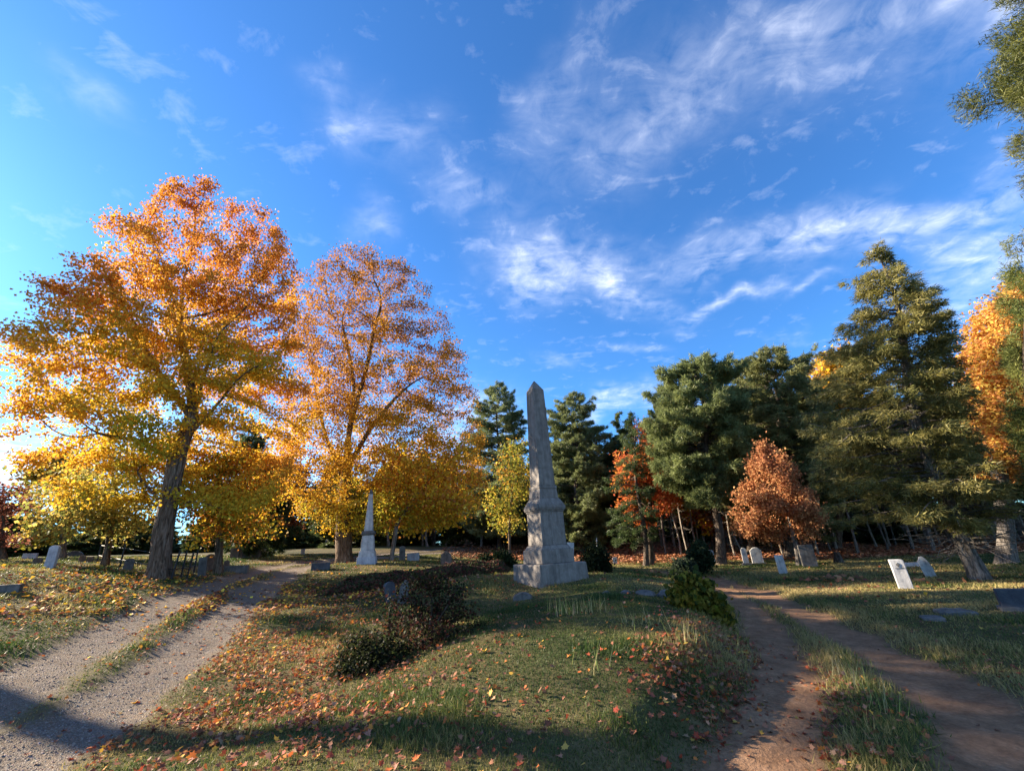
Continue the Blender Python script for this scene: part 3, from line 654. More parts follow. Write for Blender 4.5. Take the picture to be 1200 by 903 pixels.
#REST
# ------------------------------------------------------------------ more trees
TAN = (.50, .20, .09); RUST = (.34, .13, .06); RED = (.62, .12, .05); YG = (.40, .40, .05); OLV = (.20, .24, .05); PALEY = (.72, .55, .10)
maple('maple_tree', 'small yellow-green tree with a thin trunk left of the leaning maple', place(120, 670, 23),
      [(520,95,165),(545,60,190),(575,35,200),(610,30,200),(632,50,185)], [(120,670),(127,640),(133,600),(137,575)], .10, 700, 9500, colmix([(.40, .40, .08), (.62, .52, .13), (.28, .32, .08), (.45, .33, .08)], 0), 31, lsize=.105, gscale=1.2, flat=.7, gap=.55, spread=.38, shell=.9)
maple('maple_tree', 'yellow-green young tree with a dark trunk between the two big maples', place(255, 672, 20.5),
      [(525,235,290),(555,212,320),(590,205,332),(620,208,325),(632,215,262)], [(255,672),(257,640),(260,600),(262,580)], .13, 700, 9000, colmix([YG, YEL, (.62, .27, .05), OLV, YEL], 0), 32, lsize=.105, gscale=1.2, flat=.7, gap=.55, spread=.38, shell=.9)
maple('oak_tree', 'rust-brown tree far behind the gravel road between the two big maples', place(318, 650, 36),
      [(515,300,335),(545,275,362),(590,268,368),(625,280,350)], [(318,650),(318,620),(318,590)], .15, 700, 14000, colmix([RUST, (.24, .10, .05), (.40, .17, .07)], 0), 33, lsize=.2, gap=.4, spread=.4, bark=M_pbark)
maple('birch_tree', 'pale yellow-green thin tree at the far left beyond the white headstone', place(72, 655, 32),
      [(530,50,100),(560,25,120),(600,15,130),(635,25,120)], [(72,655),(74,630),(76,600)], .12, 600, 11000, colmix([YG, OLV, PALEY, (.35, .2, .06)], 0), 34, lsize=.16, gap=.42, spread=.3, bark=M_gbark)
maple('bare_tree', 'nearly bare reddish shrubby tree at the left edge', place(2, 662, 27),
      [(560,-30,30),(590,-50,42),(620,-50,45),(640,-40,35)], [(2,662),(2,645),(2,630)], .09, 700, 2600, colmix([(.30, .12, .08), (.22, .10, .07)], 0), 35, lsize=.1, gap=.3, spread=.2, bark=M_pbark)
maple('maple_tree', 'low bright orange tree with a slim pale trunk right of the white obelisk', place(458, 661, 22.5),
      [(505,470,520),(528,452,545),(548,448,552),(566,436,566),(590,445,558),(606,440,560),(622,470,545)], [(458,661),(461,640),(465,615),(480,590)], .1, 800, 7800, colmix([ORANGE, YEL, YEL, (.72, .32, .07), YEL], 0), 36, lsize=.14, gscale=1.0, flat=.7, gap=.6, spread=.38, shell=.9, bark=M_gbark)
maple('maple_tree', 'young yellow-leaved tree left of the grey obelisk in front of the pines', place(597, 652, 27),
      [(508,600,618),(535,580,628),(570,568,632),(600,566,628),(625,575,615)], [(597,652),(597,620),(600,580)], .08, 500, 5200, colmix([PALEY, YG, OLV, (.55, .32, .05)], 0), 37, lsize=.12, gap=.55, gscale=.9, flat=.8, spread=.28)
maple('maple_tree', 'fiery red-orange tree standing behind the slim dark spruce', place(762, 657, 30.2),
      [(492,742,785),(515,725,800),(560,720,806),(595,724,800),(618,735,785)], [(762,657),(762,620),(762,590)], .16, 1100, 15000, colmix([(.80, .20, .06), (.85, .30, .08), (.78, .22, .10), (.85, .40, .08)], 0), 38, lsize=.14, gap=.46, spread=.3, bark=M_pbark)
maple('maple_tree', 'red and yellow tree showing through the limbs of the broad dark pine', place(838, 655, 39),
      [(490,800,850),(520,785,890),(560,785,905),(600,795,895),(625,805,880)], [(838,655),(838,620),(838,590)], .16, 800, 14000, colmix([RED, (.66, .30, .10), YEL, (.60, .2, .1)], 0), 39, lsize=.22, gap=.38, spread=.4, bark=M_pbark)
maple('beech_tree', 'copper-brown leaved small tree with a thin grey trunk by the dirt road', place(937, 663, 25.5),
      [(515,888,900),(530,880,922),(545,866,926),(560,868,956),(578,852,958),(598,862,976),(612,850,970),(628,868,974),(636,885,950)], [(939,663),(933,640),(928,620),(922,590)],   .10, 1200, 21000, colmix([(.60, .30, .14), (.48, .22, .10), (.68, .40, .18), (.40, .19, .09), (.54, .25, .12)], 0), 40, lsize=.10, gap=.50, gscale=1.1, spread=.17, bark=M_gbark, shell=.8, flat=1.0)
maple('maple_tree', 'yellow and orange treetop behind the tall olive spruce', place(985, 655, 40),
      [(405,965,985),(425,950,1010),(470,945,1030),(530,950,1040),(580,960,1040)], [(985,655),(985,600),(983,560)], .2, 800, 16000, colmix([PALEY, (.66, .36, .07), YEL, OLV], 0), 41, lsize=.24, gap=.38, spread=.45)
maple('maple_tree', 'tall pale orange maple at the right edge behind the olive spruce', place(1185, 672, 26),
      [(325,1165,1215),(350,1140,1260),(400,1118,1290),(450,1115,1300),(510,1125,1300),(560,1140,1280)], [(1185,672),(1178,620),(1172,560),(1165,500)], .24, 2200, 42000, colmix([(.80, .44, .13), (.84, .55, .12), (.74, .36, .12), (.80, .60, .14)], 0), 42, lsize=.11, gap=.47, spread=.3, bark=M_gbark)
conifer('pine_tree', 'open-limbed pine cut off by the right edge below the overhanging pine', place(1252, 690, 19), [(285,1175,1215),(320,1168,1260),(370,1172,1300),(430,1180,1330),(490,1185,1330),(560,1190,1330)], .3, 43, col=((.04, .06, .02), (.12, .135, .045)), nwh=20, nbr=5, rise=.15, tuft=22, blen=.15, bw=.013)
def edge_pine():
    az = R(57); d = 11.5; b = np.array([math.sin(az) * d, math.cos(az) * d, 0]); b[2] = h1(b[0], b[1])
    conifer('pine_tree', 'near pine whose needled boughs hang in from the upper right corner', b, [(215,1160,1420),(180,1152,1440),(120,1138,1440),(60,1142,1440),(10,1145,1440),(-60,1150,1420),(-200,1260,1380)],   .3, 44, col=((.022, .034, .012), (.085, .095, .03)), nwh=30, nbr=10, rise=.25, tuft=30, blen=.13, bw=.009, dead=4, kwidth=1.0)
edge_pine()
conifer('hemlock_tree', 'dark evergreen with drooping limbs behind the road between the two big maples', place(300, 655, 31), [(500,280,300),(530,268,325),(575,255,345),(620,250,350),(640,262,342)], .2, 45, style='spruce', col=DK, nwh=24, nbr=6, droop=.5, rise=.1, tuft=12, blen=.22, bw=.028)

def west_maple(x, y, rx, rz_, zc, label, seed, nl, gapv, n=2000, rt_=.3):
    b = np.array([x, y, h1(x, y)]); rng = np.random.default_rng(seed)
    q = rng.normal(size=(n * 3, 3)); q = q / np.linalg.norm(q, axis=1, keepdims=True) * rng.uniform(.3, 1, (n * 3, 1)) ** .5 * [rx, rx, rz_] + [0, 0, zc]
    q = q[vnoise(q / [1.9, 1.9, 1.1], 4) > gapv][:n]
    tr = densify([[0, 0, -.3], [0, 0, 1], [.1, .1, 3], [0, .2, max(3.5, zc - rz_ * .6)]], .3); pos, par = colonise(q, tr, .3, 3.5, .5, rng, up=.15); pos, rad, main = radii(pos, par, .006, rt_, len(tr))
    o = empty('maple_tree', b, label, 'tree'); Vw, Fw = tubes(pos, par, rad, main, flare=.5)
    link('trunk', mesh('trunk', Vw, Fw, M_bark, smooth=True), o); thin = np.where((rad < .028) & (np.arange(len(pos)) > len(tr)))[0]
    i = rng.choice(thin, nl); P = pos[i] + rng.normal(size=(nl, 3)) * [.2, .2, .1]; Vl, Fl = leafquads(P, rng.normal(size=P.shape) * [.75, .75, .5] + [0, 0, .9], .14 * rng.uniform(.6, 1.25, len(P)), rng)
    link('crown', mesh('crown', Vl, Fl, M_leaf, np.repeat(pick([YEL, ORANGE, (.8, .45, .04)], [2, 1, 1], len(P), rng), 4, 0)), o)
west_maple(-31.5, 13.2, 4.6, 2.3, 14.6, 'tall golden maple beyond the left edge, shading the foreground grass', 62, 44000, .42)

# stand of slim conifers behind the lawn
def stand():
    rng = np.random.default_rng(5); protos = []
    for k in range(4):
        H = 12.5; rows = [(4.2, .9, .9), (5.5, 1.9, 1.9), (8, 1.6, 1.6), (11, .9, .9), (H, .15, .15)]
        W, Fo = conifer_meshes(rows, 4.0 + .4 * k, H, (rng.uniform(-.3, .3), 0), rng, 20, 5, 14, .35, .2, 'spruce' if k % 2 else 'pine', ((.022, .038, .014), (.07, .088, .032)), .11, .28, .035, 1, dead=16)
        protos.append((mesh('trunk', W[0], W[1], M_pale if k % 2 else M_gbark, smooth=True), mesh('crown', Fo[0], Fo[1], M_needle, Fo[2])))
    for k in range(2):
        H = 9.; rows = [(.3, 2.0, 2.0), (2, 2.2, 2.2), (5, 1.6, 1.6), (7.5, .8, .8), (H, .1, .1)]
        W, Fo = conifer_meshes(rows, .3, H, (0, 0), rng, 18, 7, 12, .35, .2, 'spruce' if k % 2 else 'pine', ((.022, .038, .014), (.06, .078, .03)), .12, .34, .05, 1, dead=0)
        protos.append((mesh('trunk', W[0], W[1], M_pbark, smooth=True), mesh('crown', Fo[0], Fo[1], M_needle, Fo[2])))
    def put(x, y, s, sz, label, group, k):
        o = empty('conifer_tree', (x, y, h1(x, y)), label, 'tree', group, rz=rng.uniform(0, 6.28)); o.scale = (s, s, sz)
        link('trunk', protos[k][0], o); link('crown', protos[k][1], o)
    pts = []
    def ok(x, y, m): return all((x - a) ** 2 + (y - b) ** 2 > m * m for a, b in pts)
    # right stand
    tries = 0
    while len(pts) < 175 and tries < 20000:
        tries += 1; x = rng.uniform(2, 62); y = rng.uniform(20, 62)
        e = y - (30.5 - .30 * (x - 12))
        if e < 0 or e > 26 or math.hypot(x, y) > 72: continue
        if x < 10 and y < 42: continue
        if not ok(x, y, 1.0 if e < 8 else 2.3): continue
        if e > 8 and rng.uniform() > .5: continue
        pts.append((x, y)); s = rng.uniform(.7, 1.0) * (.7 if e < 8 else 1.0)
        put(x, y, s, rng.uniform(.72, 1.0), 'slim bare-trunked conifer in the dense stand behind the right-hand lawn', 'conifers in the stand behind the right-hand lawn', int(rng.integers(4)))
    def row(cnt, a0, a1, d0, d1, m, s0, s1, z0, z1, ks, label, group):
        n = 0; tries = 0
        while n < cnt and tries < 6000:
            tries += 1; az = R(rng.uniform(a0, a1)); d = rng.uniform(d0, d1); x, y = d * math.sin(az), d * math.cos(az)
            if not ok(x, y, m): continue
            pts.append((x, y)); n += 1
            put(x, y, rng.uniform(s0, s1), rng.uniform(z0, z1), label, group, int(rng.choice(ks)))
    row(44, -1, 64, 60, 76, 2.2, .9, 1.3, .7, 1.0, [4, 5], 'bushy dark conifer closing the deep background of the right-hand woods', 'bushy conifers deep in the woods')
    row(14, 3, 40, 42, 60, 2.2, .8, 1.1, .3, .5, [4, 5], 'low bushy evergreen between the trunks of the right-hand woods', 'low evergreens between the woodland trunks')
    row(18, -24, 0, 44, 60, 2.2, .8, 1.1, .55, .8, [0, 1, 2, 3], 'dark conifer in the far row behind the white obelisk', 'conifers in the far row behind the white obelisk')
    row(26, -26, 2, 46, 66, 2.0, 1.0, 1.3, .6, .95, [4, 5], 'bushy dark conifer in the far row behind the white obelisk', 'bushy conifers in the far row behind the white obelisk')
    row(60, -78, -24, 50, 80, 2.2, .9, 1.3, .28, .50, [4, 5], 'low dark evergreen in the distant row beyond the left-hand graves', 'low evergreens in the distant row on the left')
stand()

# ------------------------------------------------------------------ stones
def mpp(p): return float((np.array(p) - [0, 0, CAMZ]) @ FW) / F       # metres per photo pixel at a point
def facing(p): return math.atan2(-p[0], p[1])                          # turn that faces the viewer
def outline_solid(bm, pts, t, bev=.012):
    """extrude an x-z outline by thickness t along y, centred, with a small bevel"""
    vs = [bm.verts.new((x, -t / 2, z)) for x, z in pts]; f = bm.faces.new(vs)
    r_ = bmesh.ops.extrude_face_region(bm, geom=[f]); nv = [g for g in r_['geom'] if isinstance(g, bmesh.types.BMVert)]
    bmesh.ops.translate(bm, verts=nv, vec=(0, t, 0)); bmesh.ops.recalc_face_normals(bm, faces=bm.faces)
    if bev: bmesh.ops.bevel(bm, geom=list(bm.edges), offset=bev, segments=2, affect='EDGES', profile=.6)
def rough(bm, a, s=6, seed=0):
    co = np.array([v.co[:] for v in bm.verts]); 
    for j in range(3):
        n = (vnoise(co * s + 31 * j + seed, 3) - .5) * a
        for v, k in zip(bm.verts, n): v.co[j] += k
def bmobj(name, bm, mat, parent=None, smooth=False):
    me = bpy.data.meshes.new(name); bm.to_mesh(me); bm.free(); me.materials.append(mat)
    for p in me.polygons: p.use_smooth = smooth
    return link(name, me, parent)
def head(w, h, style):
    if style == 'soft': return [(-w / 2, -.12), (w / 2, -.12), (w / 2, h * .93), (w * .42, h * .975), (w * .3, h * .99), (-w / 2, h)]
    if style == 'flat': return [(-w / 2, -.12), (w / 2, -.12), (w / 2, h), (-w / 2, h)]
    if style == 'round':
        return [(-w / 2, -.12), (w / 2, -.12), (w / 2, h - w * .35)] + [(w / 2 * math.cos(a), h - w * .35 + w * .35 * math.sin(a)) for a in np.linspace(.25, math.pi - .25, 9)] + [(-w / 2, h - w * .35)]
    if style == 'peak': return [(-w / 2, -.12), (w / 2, -.12), (w / 2, h - w * .3), (w * .2, h - w * .08), (0, h), (-w * .2, h - w * .08), (-w / 2, h - w * .3)]
    if style == 'shoulder':
        s = w * .5; return [(-s, -.12), (s, -.12), (s, h * .82), (s * .8, h * .86)] + [(s * .75 * math.cos(a), h * .86 + (h * .14) * math.sin(a)) for a in np.linspace(.1, math.pi - .1, 8)] + [(-s * .8, h * .86), (-s, h * .82)]
    if style == 'broken': return [(-w / 2, -.12), (w / 2, -.12), (w / 2, h * .7), (w * .2, h * .95), (-w * .1, h), (-w * .3, h * .85), (-w / 2, h * .78)]
def stone(label, p, wpx, hpx, style, mat, t=.1, side=0, back=0, rz=0, name='headstone', cat='headstone', base=None, group=None, rgh=.012, carve=None):
    m = mpp(p); w_, h_ = wpx * m, hpx * m
    o = empty(name, tuple(p), label, cat, group, rz=facing(p) * .75 + rz)
    piv = tag(bpy.data.objects.new('slab', None)) if False else None
    bm = bmesh.new(); outline_solid(bm, head(w_, h_, style), t, min(.015, t * .15)); bmesh.ops.subdivide_edges(bm, edges=bm.edges[:], cuts=2, use_grid_fill=True); rough(bm, rgh, 9, int(p[0] * 10))
    bmesh.ops.rotate(bm, verts=bm.verts, matrix=Matrix.Rotation(R(side), 3, 'Y') @ Matrix.Rotation(R(back), 3, 'X'), cent=(0, 0, 0))
    if base or carve:
        s = bmobj('slab', bm, mat, o)
    else:
        s = bmobj('slab', bm, mat, o)
    if base:
        bw, bh, bt = base; bm = bmesh.new(); outline_solid(bm, [(-bw * w_ / 2, -.15), (bw * w_ / 2, -.15), (bw * w_ / 2, bh), (-bw * w_ / 2, bh)], bt, .015); rough(bm, .01, 5); bmobj('plinth', bm, M_grey, o)
        s.location.z = bh
    if carve:
        bm = bmesh.new()
        for prof in carve: 
            vs = [bm.verts.new((x * w_, 0, z * h_)) for x, z in prof]; bm.faces.new(vs)
        r_ = bmesh.ops.extrude_face_region(bm, geom=bm.faces[:]); nv = [g for g in r_['geom'] if isinstance(g, bmesh.types.BMVert)]; bmesh.ops.translate(bm, verts=nv, vec=(0, .02, 0)); bmesh.ops.recalc_face_normals(bm, faces=bm.faces)
        bmesh.ops.translate(bm, verts=bm.verts, vec=(0, -t / 2 - .012, 0))
        bmesh.ops.rotate(bm, verts=bm.verts, matrix=Matrix.Rotation(R(side), 3, 'Y') @ Matrix.Rotation(R(back), 3, 'X'), cent=(0, 0, 0))
        bmobj('carving', bm, M_grey, o)
    return o
urn = [[(-.07, .76), (.07, .76), (.13, .80), (.11, .85), (-.11, .85), (-.13, .80)], [(-.02, .855), (.02, .855), (0, .89)], [(-.08, .735), (.08, .735), (.05, .755), (-.05, .755)], [(-.30, .69), (.32, .69), (.32, .70), (-.30, .70)]]
stone('tall thick white slab standing on the grass at the far left, casting a long shadow', place(58, 664, 20), 9, 25, 'round', M_blue, t=.16, side=0, rz=R(-12))
stone('low dark grey block at the left edge in front of the white slab', place(14, 678, 15.5), 20, 7, 'flat', M_grey, t=.3, name='gravestone')
stone('small pinkish stone left of the tall white slab', place(42, 664, 24), 8, 7, 'round', M_brown, t=.15)
stone('low bluish stone behind the pinkish one at far left', place(34, 656, 31), 12, 6, 'flat', M_blue, t=.25)
stone('dark bluish rounded stone far behind the tall white slab', place(87, 651, 36), 15, 6, 'round', M_dark, t=.3)
stone('small tan slab left of the thin yellow-green tree', place(94, 664, 26), 6, 7, 'round', M_brown, t=.12)
stone('small tan slab with squared top next to the rounded one near the thin tree', place(103, 665, 26), 6, 6, 'flat', M_brown, t=.12)
stone('grey round-topped headstone inside the iron fence', place(149, 671, 21), 9, 13, 'round', M_grey, t=.12)
stone('narrow grey slab leaning at the end of the iron fence', place(236, 675, 19.2), 8, 21, 'flat', M_grey, t=.14, side=-4)
stone('broad brown rounded headstone just left of the dark young trunk', place(244, 670, 22), 11, 18, 'round', M_brown, t=.16)
stone('small light grey tablet right of the dark young trunk', place(265, 664, 23), 6, 9, 'round', M_grey, t=.1)
stone('low dark stone kerb slab on the grass right of the dark young trunk', place(277, 668, 21.5), 24, 7, 'flat', M_grey, t=.4, name='stone_kerb', cat='kerb stone')
for i, (x_, h_, lab) in enumerate([(274, 11, 'first grey tablet from the left in the close row behind the road'), (283, 10, 'second grey tablet from the left in the close row behind the road'), (292, 11, 'third grey tablet from the left in the close row behind the road'), (300, 9, 'rightmost grey tablet in the close row behind the road')]):
    stone(lab, place(x_, 656, 30), 9, h_, ['flat', 'round', 'flat', 'round'][i], M_grey, t=.16, group='grey tablets in a row behind the road')
stone('small white round-topped marker at the right end of the tablet row', place(307, 655, 31), 6, 12, 'round', M_marble, t=.12)
stone('tiny white post marker standing at the far end of the gravel road', place(354, 655, 34), 4, 6, 'flat', M_marble, t=.15)
stone('low dark slab on the bank left of the thick bronze maple trunk', place(376, 664, 20), 20, 8, 'flat', M_dark, t=.3)
stone('dim grey headstone right of the slim pale trunk', place(471, 661, 23), 7, 17, 'round', M_grey, t=.12)
stone('low bluish stone right of the dim grey headstone', place(484, 660, 25), 14, 8, 'flat', M_blue, t=.2)
stone('dark brown weathered stone behind the red bank', place(523, 662, 20), 12, 15, 'broken', M_brown, t=.25, rgh=.05)
stone('bluish slab with a curved top leaning left beside the dark shrub', place(459, 700, 12), 13, 22, 'round', M_dark, t=.09, side=-14, rz=R(35), rgh=.02)
stone('broken pale-topped slab leaning right beside the curved one', place(471, 704, 11.6), 11, 25, 'broken', M_grey, t=.08, side=12, rz=R(-30), rgh=.03)
stone('flat grey stone sunk in the grass in front of the grey obelisk', place(613, 704, 11), 24, 7, 'round', M_grey, t=.3, rgh=.04, name='gravestone')
stone('narrow white tablet behind the grey obelisk on its right side', place(668, 660, 20), 8, 28, 'flat', M_marble, t=.1, side=6)
stone('short white marker between the juniper and the spruce trunk', place(694, 660, 24), 6, 11, 'round', M_marble, t=.1)
stone('tiny white marker right of the thin white post', place(720, 652, 30), 5, 8, 'flat', M_marble, t=.1)
stone('small light tablet just right of the slim spruce trunk', place(765, 652, 32), 6, 10, 'round', M_grey, t=.12)
stone('pale grey tablet just left of the broad dark pine trunk', place(834, 656, 31), 8, 13, 'round', M_blue, t=.12)
stone('narrow bright white pointed marker left of the white tablet', place(874, 657, 27), 6, 17, 'peak', M_marble, t=.12, base=(1.6, .12, .3))
stone('wide white tablet with a shouldered top under the copper-leaved tree', place(888, 657, 27.5), 12, 17, 'shoulder', M_marble, t=.12, base=(1.3, .06, .25))
stone('plain white slab standing in the grass in front of the copper-leaved tree', place(918, 671, 21.5), 9, 20, 'flat', M_marble, t=.09, side=-2)
stone('large dark grey monument slab behind the copper-leaved tree trunk', place(950, 664, 25), 15, 24, 'flat', M_grey, t=.35, side=-1, cat='headstone')
stone('large pale slab with an urn carving standing on the right lawn', place(1062, 689, 16), 13.5, 32, 'soft', M_marble, t=.10, side=-1.5, carve=urn)
stone('narrow stained white slab leaning left near the spruce trunk', place(1091, 673, 20), 10, 23, 'broken', M_marble, t=.12, side=-11, rgh=.05)
stone('low bluish marker at the edge of the woods behind the urn slab', place(1072, 669, 24), 14, 5, 'flat', M_blue, t=.2)
stone('polished dark granite headstone at the right edge on a light base', place(1196, 712, 12.8), 32, 19, 'flat', M_dark, t=.16, base=(1.15, .07, .32), rgh=.003)
stone('flat pale stone lying in the grass on the right lawn', place(1092, 723, 11.4), 20, 3, 'flat', M_grey, t=.35, name='gravestone', rgh=.03)
stone('long flat dark stone behind the pale one on the right lawn', place(1120, 717, 12.2), 34, 5, 'broken', M_grey, t=.45, name='gravestone', rgh=.05)

# tree stump
def blob(name, label, cat, p, sx, sy, sz, mat, seed, group=None, a=.5):
    bm = bmesh.new(); bmesh.ops.create_icosphere(bm, subdivisions=3, radius=1)
    co = np.array([v.co[:] for v in bm.verts]); n = (vnoise(co * 1.4 + seed * 7, seed) - .5) * a + (vnoise(co * 4 + seed * 3, seed) - .5) * a * .35
    for v, k in zip(bm.verts, n): v.co *= (1 + k); v.co.x *= sx; v.co.y *= sy; v.co.z *= sz
    o = bmobj(name, bm, mat, smooth=False); o.location = tuple(p); o.rotation_euler = (0, 0, seed); return tag(o, label, cat, group)
for i, (x_, y_, w_, h_, lab) in enumerate([(757, 712, 26, 9, 'long low rock at the left end of the rough kerb on the mound'), (781, 713, 20, 11, 'dark lumpy rock in the middle of the rough kerb on the mound'), (735, 711, 16, 6, 'small flat rock left of the rough kerb rocks'), (800, 716, 16, 9, 'rock tucked under the yellow-green shrub'), (712, 706, 10, 5, 'smallest rock near the foot of the grey obelisk')]):
    p = place(x_, y_, 10.2); m = mpp(p); blob('rock', lab, 'rock', p, w_ * m / 2, w_ * m / 2.6, h_ * m / 1.6, M_grey, i + 2, 'rocks edging the mound')
def stump():
    p = place(985, 664, 27); o = np.array([[0, 0, -.2], [0, 0, .1], [.02, 0, .3], [.02, .01, .5]]); Vs, Fs = tubes(o, np.arange(-1, 3), np.array([.2, .16, .13, .1]), np.array([1, 2, 3, -1]), flare=.4)
    tag(link('tree_stump', mesh('tree_stump', Vs, Fs, M_pbark), loc=p), 'short dark tree stump at the edge of the woods', 'stump')
stump()
def post(name, label, cat, px, py, d, hpx, r0, mat, lean=(0, 0)):
    p = place(px, py, d); H = hpx * mpp(p); z = np.linspace(-.15, H, 5); P = np.stack([lean[0] * z + .02 * np.sin(z * 5), lean[1] * z, z], 1)
    Vs, Fs = tubes(P, np.arange(-1, 4), r0 * np.linspace(1.1, .7, 5), np.append(np.arange(1, 5), -1)); K = Vs
    tag(link(name, mesh(name, Vs, Fs, mat, smooth=True), loc=p), label, cat)
post('wooden_post', 'thin white post standing right of the juniper bush', 'post', 702, 657, 24, 33, .035, M_marble)
post('young_tree', 'leafless white-barked pole of a young tree left of the wide white tablet', 'tree', 875, 655, 28, 34, .06, M_gbark, (-.28, 0))

# ------------------------------------------------------------------ monuments
def frustum(bm, w0, w1, z0, z1, d0=None, d1=None):
    d0 = d0 or w0; d1 = d1 or w1
    a = [bm.verts.new((sx * w0 / 2, sy * d0 / 2, z0)) for sx, sy in ((-1, -1), (1, -1), (1, 1), (-1, 1))]
    b = [bm.verts.new((sx * w1 / 2, sy * d1 / 2, z1)) for sx, sy in ((-1, -1), (1, -1), (1, 1), (-1, 1))]
    bm.faces.new(a[::-1]); bm.faces.new(b)
    for i in range(4): bm.faces.new((a[i], a[(i + 1) % 4], b[(i + 1) % 4], b[i]))
def tier(name, spec, mat, par, bev=.015, rg=.008, cuts=3):
    bm = bmesh.new()
    for s in spec: frustum(bm, *s)
    bmesh.ops.bevel(bm, geom=list(bm.edges), offset=bev, segments=2, affect='EDGES', profile=.6)
    bmesh.ops.subdivide_edges(bm, edges=[e for e in bm.edges if e.calc_length() > .12], cuts=cuts, use_grid_fill=True)
    rough(bm, rg, 3.5); return bmobj(name, bm, mat, par)
pO = place(645, 683, 13.0)
def zat(px, py, d=13.0): return CAMZ + ray(px, py)[2] * d - pO[2]
obl = empty('obelisk', tuple(pO), 'tall weathered grey granite obelisk on a stepped square base, on the mound', 'monument', rz=R(28.5)); 
z = {k: zat(632, y) for k, y in dict(p1=660, st=644, p2=639, die1=601, cor=593, neck=585, blk=574, sh0=570, sh1=458, tip=446).items()}
tier('plinth', [(1.54, 1.50, -.25, z['p1'])], M_granite, obl, .03, .03)
tier('step', [(1.05, 1.04, z['p1'] + .002, z['st']), (.98, .84, z['st'], z['p2'])], M_granite, obl, .02)
tier('die', [(.79, .77, z['p2'] + .002, z['die1'])], M_granite, obl, .012, .006)
tier('cornice', [(.80, .82, z['die1'] + .002, z['die1'] + .05), (.86, .90, z['die1'] + .05, z['die1'] + .11), (.90, .88, z['die1'] + .11, z['cor']), (.86, .66, z['cor'], z['neck'])], M_granite, obl, .012, .006)
tier('upper_block', [(.64, .585, z['neck'] + .002, z['blk'])], M_granite, obl, .012, .006)
tier('band', [(.61, .60, z['blk'] + .002, z['sh0'])], M_granite, obl, .014, .006)
tier('shaft', [(.545, .41, z['sh0'] + .002, z['sh1'])], M_granite, obl, .012, .008, 5)
tier('pyramidion', [(.41, .03, z['sh1'] + .002, z['tip'])], M_granite, obl, .008)
pW = place(430, 659, 21)
mw = mpp(pW)
def zw(py): return CAMZ + ray(431, py)[2] * 21 - pW[2]
ob2 = empty('obelisk', tuple(pW), 'smaller white marble obelisk beneath the bronze maple', 'monument', rz=R(12))
k = mw * .93
tier('plinth', [(23 * k, 22 * k, -.25, zw(652))], M_blue, ob2, .02)
tier('step', [(20 * k, 18 * k, zw(652) + .002, zw(645))], M_marble, ob2, .01)
tier('die', [(16 * k, 13.5 * k, zw(645) + .002, zw(628)), (13.5 * k, 13 * k, zw(628), zw(627))], M_marble, ob2, .01)
tier('cornice', [(15 * k, 17 * k, zw(627) + .002, zw(625.5)), (17 * k, 15 * k, zw(625.5), zw(622))], M_grey, ob2, .008)
tier('shaft', [(10.5 * k, 4.8 * k, zw(622) + .002, zw(579))], M_marble, ob2, .008)
tier('pyramidion', [(4.8 * k, 5.6 * k, zw(579) + .002, zw(577.5)), (5.4 * k, .8 * k, zw(577.5), zw(573))], M_grey, ob2, .005)

# ------------------------------------------------------------------ iron fence
def tube_mesh(a, b, r_, K=6):
    a = np.array(a, float); b = np.array(b, float); return tubes(np.array([a, b]), np.array([-1, 0]), np.array([r_, r_]), np.array([1, -1]))
fp = [place(112, 664, 25), place(138, 672, 21.5), place(200, 677, 17.6), place(212, 674, 18.4), place(219, 675, 18.2), place(227, 671, 20.5)]
fo = empty('iron_fence', tuple(fp[2]), 'low black iron grave fence with two rails beside the leaning maple', 'fence')
for i, p in enumerate(fp):
    q = p - fp[2]; lean = [.0, .02, .12, .04, .07, 0][i]
    Vs, Fs = tube_mesh((q[0], q[1], q[2] - .2), (q[0] + lean, q[1], q[2] + .82), .03); link('post', mesh('post', Vs, Fs, M_iron), fo)
VV = []; 
for hgt in (.3, .68):
    for a, b in zip(fp[:-1], fp[1:]):
        Vs, Fs = tube_mesh(a - fp[2] + [0, 0, hgt], b - fp[2] + [0, 0, hgt], .014); link('rail', mesh('rail', Vs, Fs, M_iron), fo)

# ------------------------------------------------------------------ shrubs
DKG = (.024, .032, .014); DKR = (.07, .028, .022); MIDG = (.06, .085, .025)
def shrub(name, label, p, outline, trunk, natt, nleaf, cols, seed, lsize, step=.07, r0=.03, gap=.3, spread=.05, bark=None, cat='shrub', up=.12):
    return maple(name, label, p, outline, trunk, r0, natt, nleaf, colmix(cols, 0), seed, step=step, infl=1.2, kill=step * 1.6, lsize=lsize, gap=gap, spread=spread, rthr=.012, bark=bark or M_pbark, depthk=.9, up=up, cat=cat, shell=.8, gscale=.5, flat=1.0)
shrub('shrub', 'dark twiggy shrub in front of the two broken slabs on the mound', place(500, 775, 7.9), [(672,468,515),(690,450,540),(715,440,560),(745,432,575),(778,440,575)], [(500,775),(500,765),(500,755)], 1100, 8500, [DKG, DKR, DKG, MIDG, (.07, .05, .03)], 51, .04, gap=.42, up=.3, spread=.07)
shrub('shrub', 'low dark shrub spreading left of the taller twiggy one', place(425, 788, 7.2), [(744,415,440),(756,392,470),(775,384,490),(792,380,490)], [(425,788),(425,782),(425,776)], 700, 5000, [DKG, DKG, MIDG, DKR], 52, .04, gap=.42, up=.2, spread=.07)
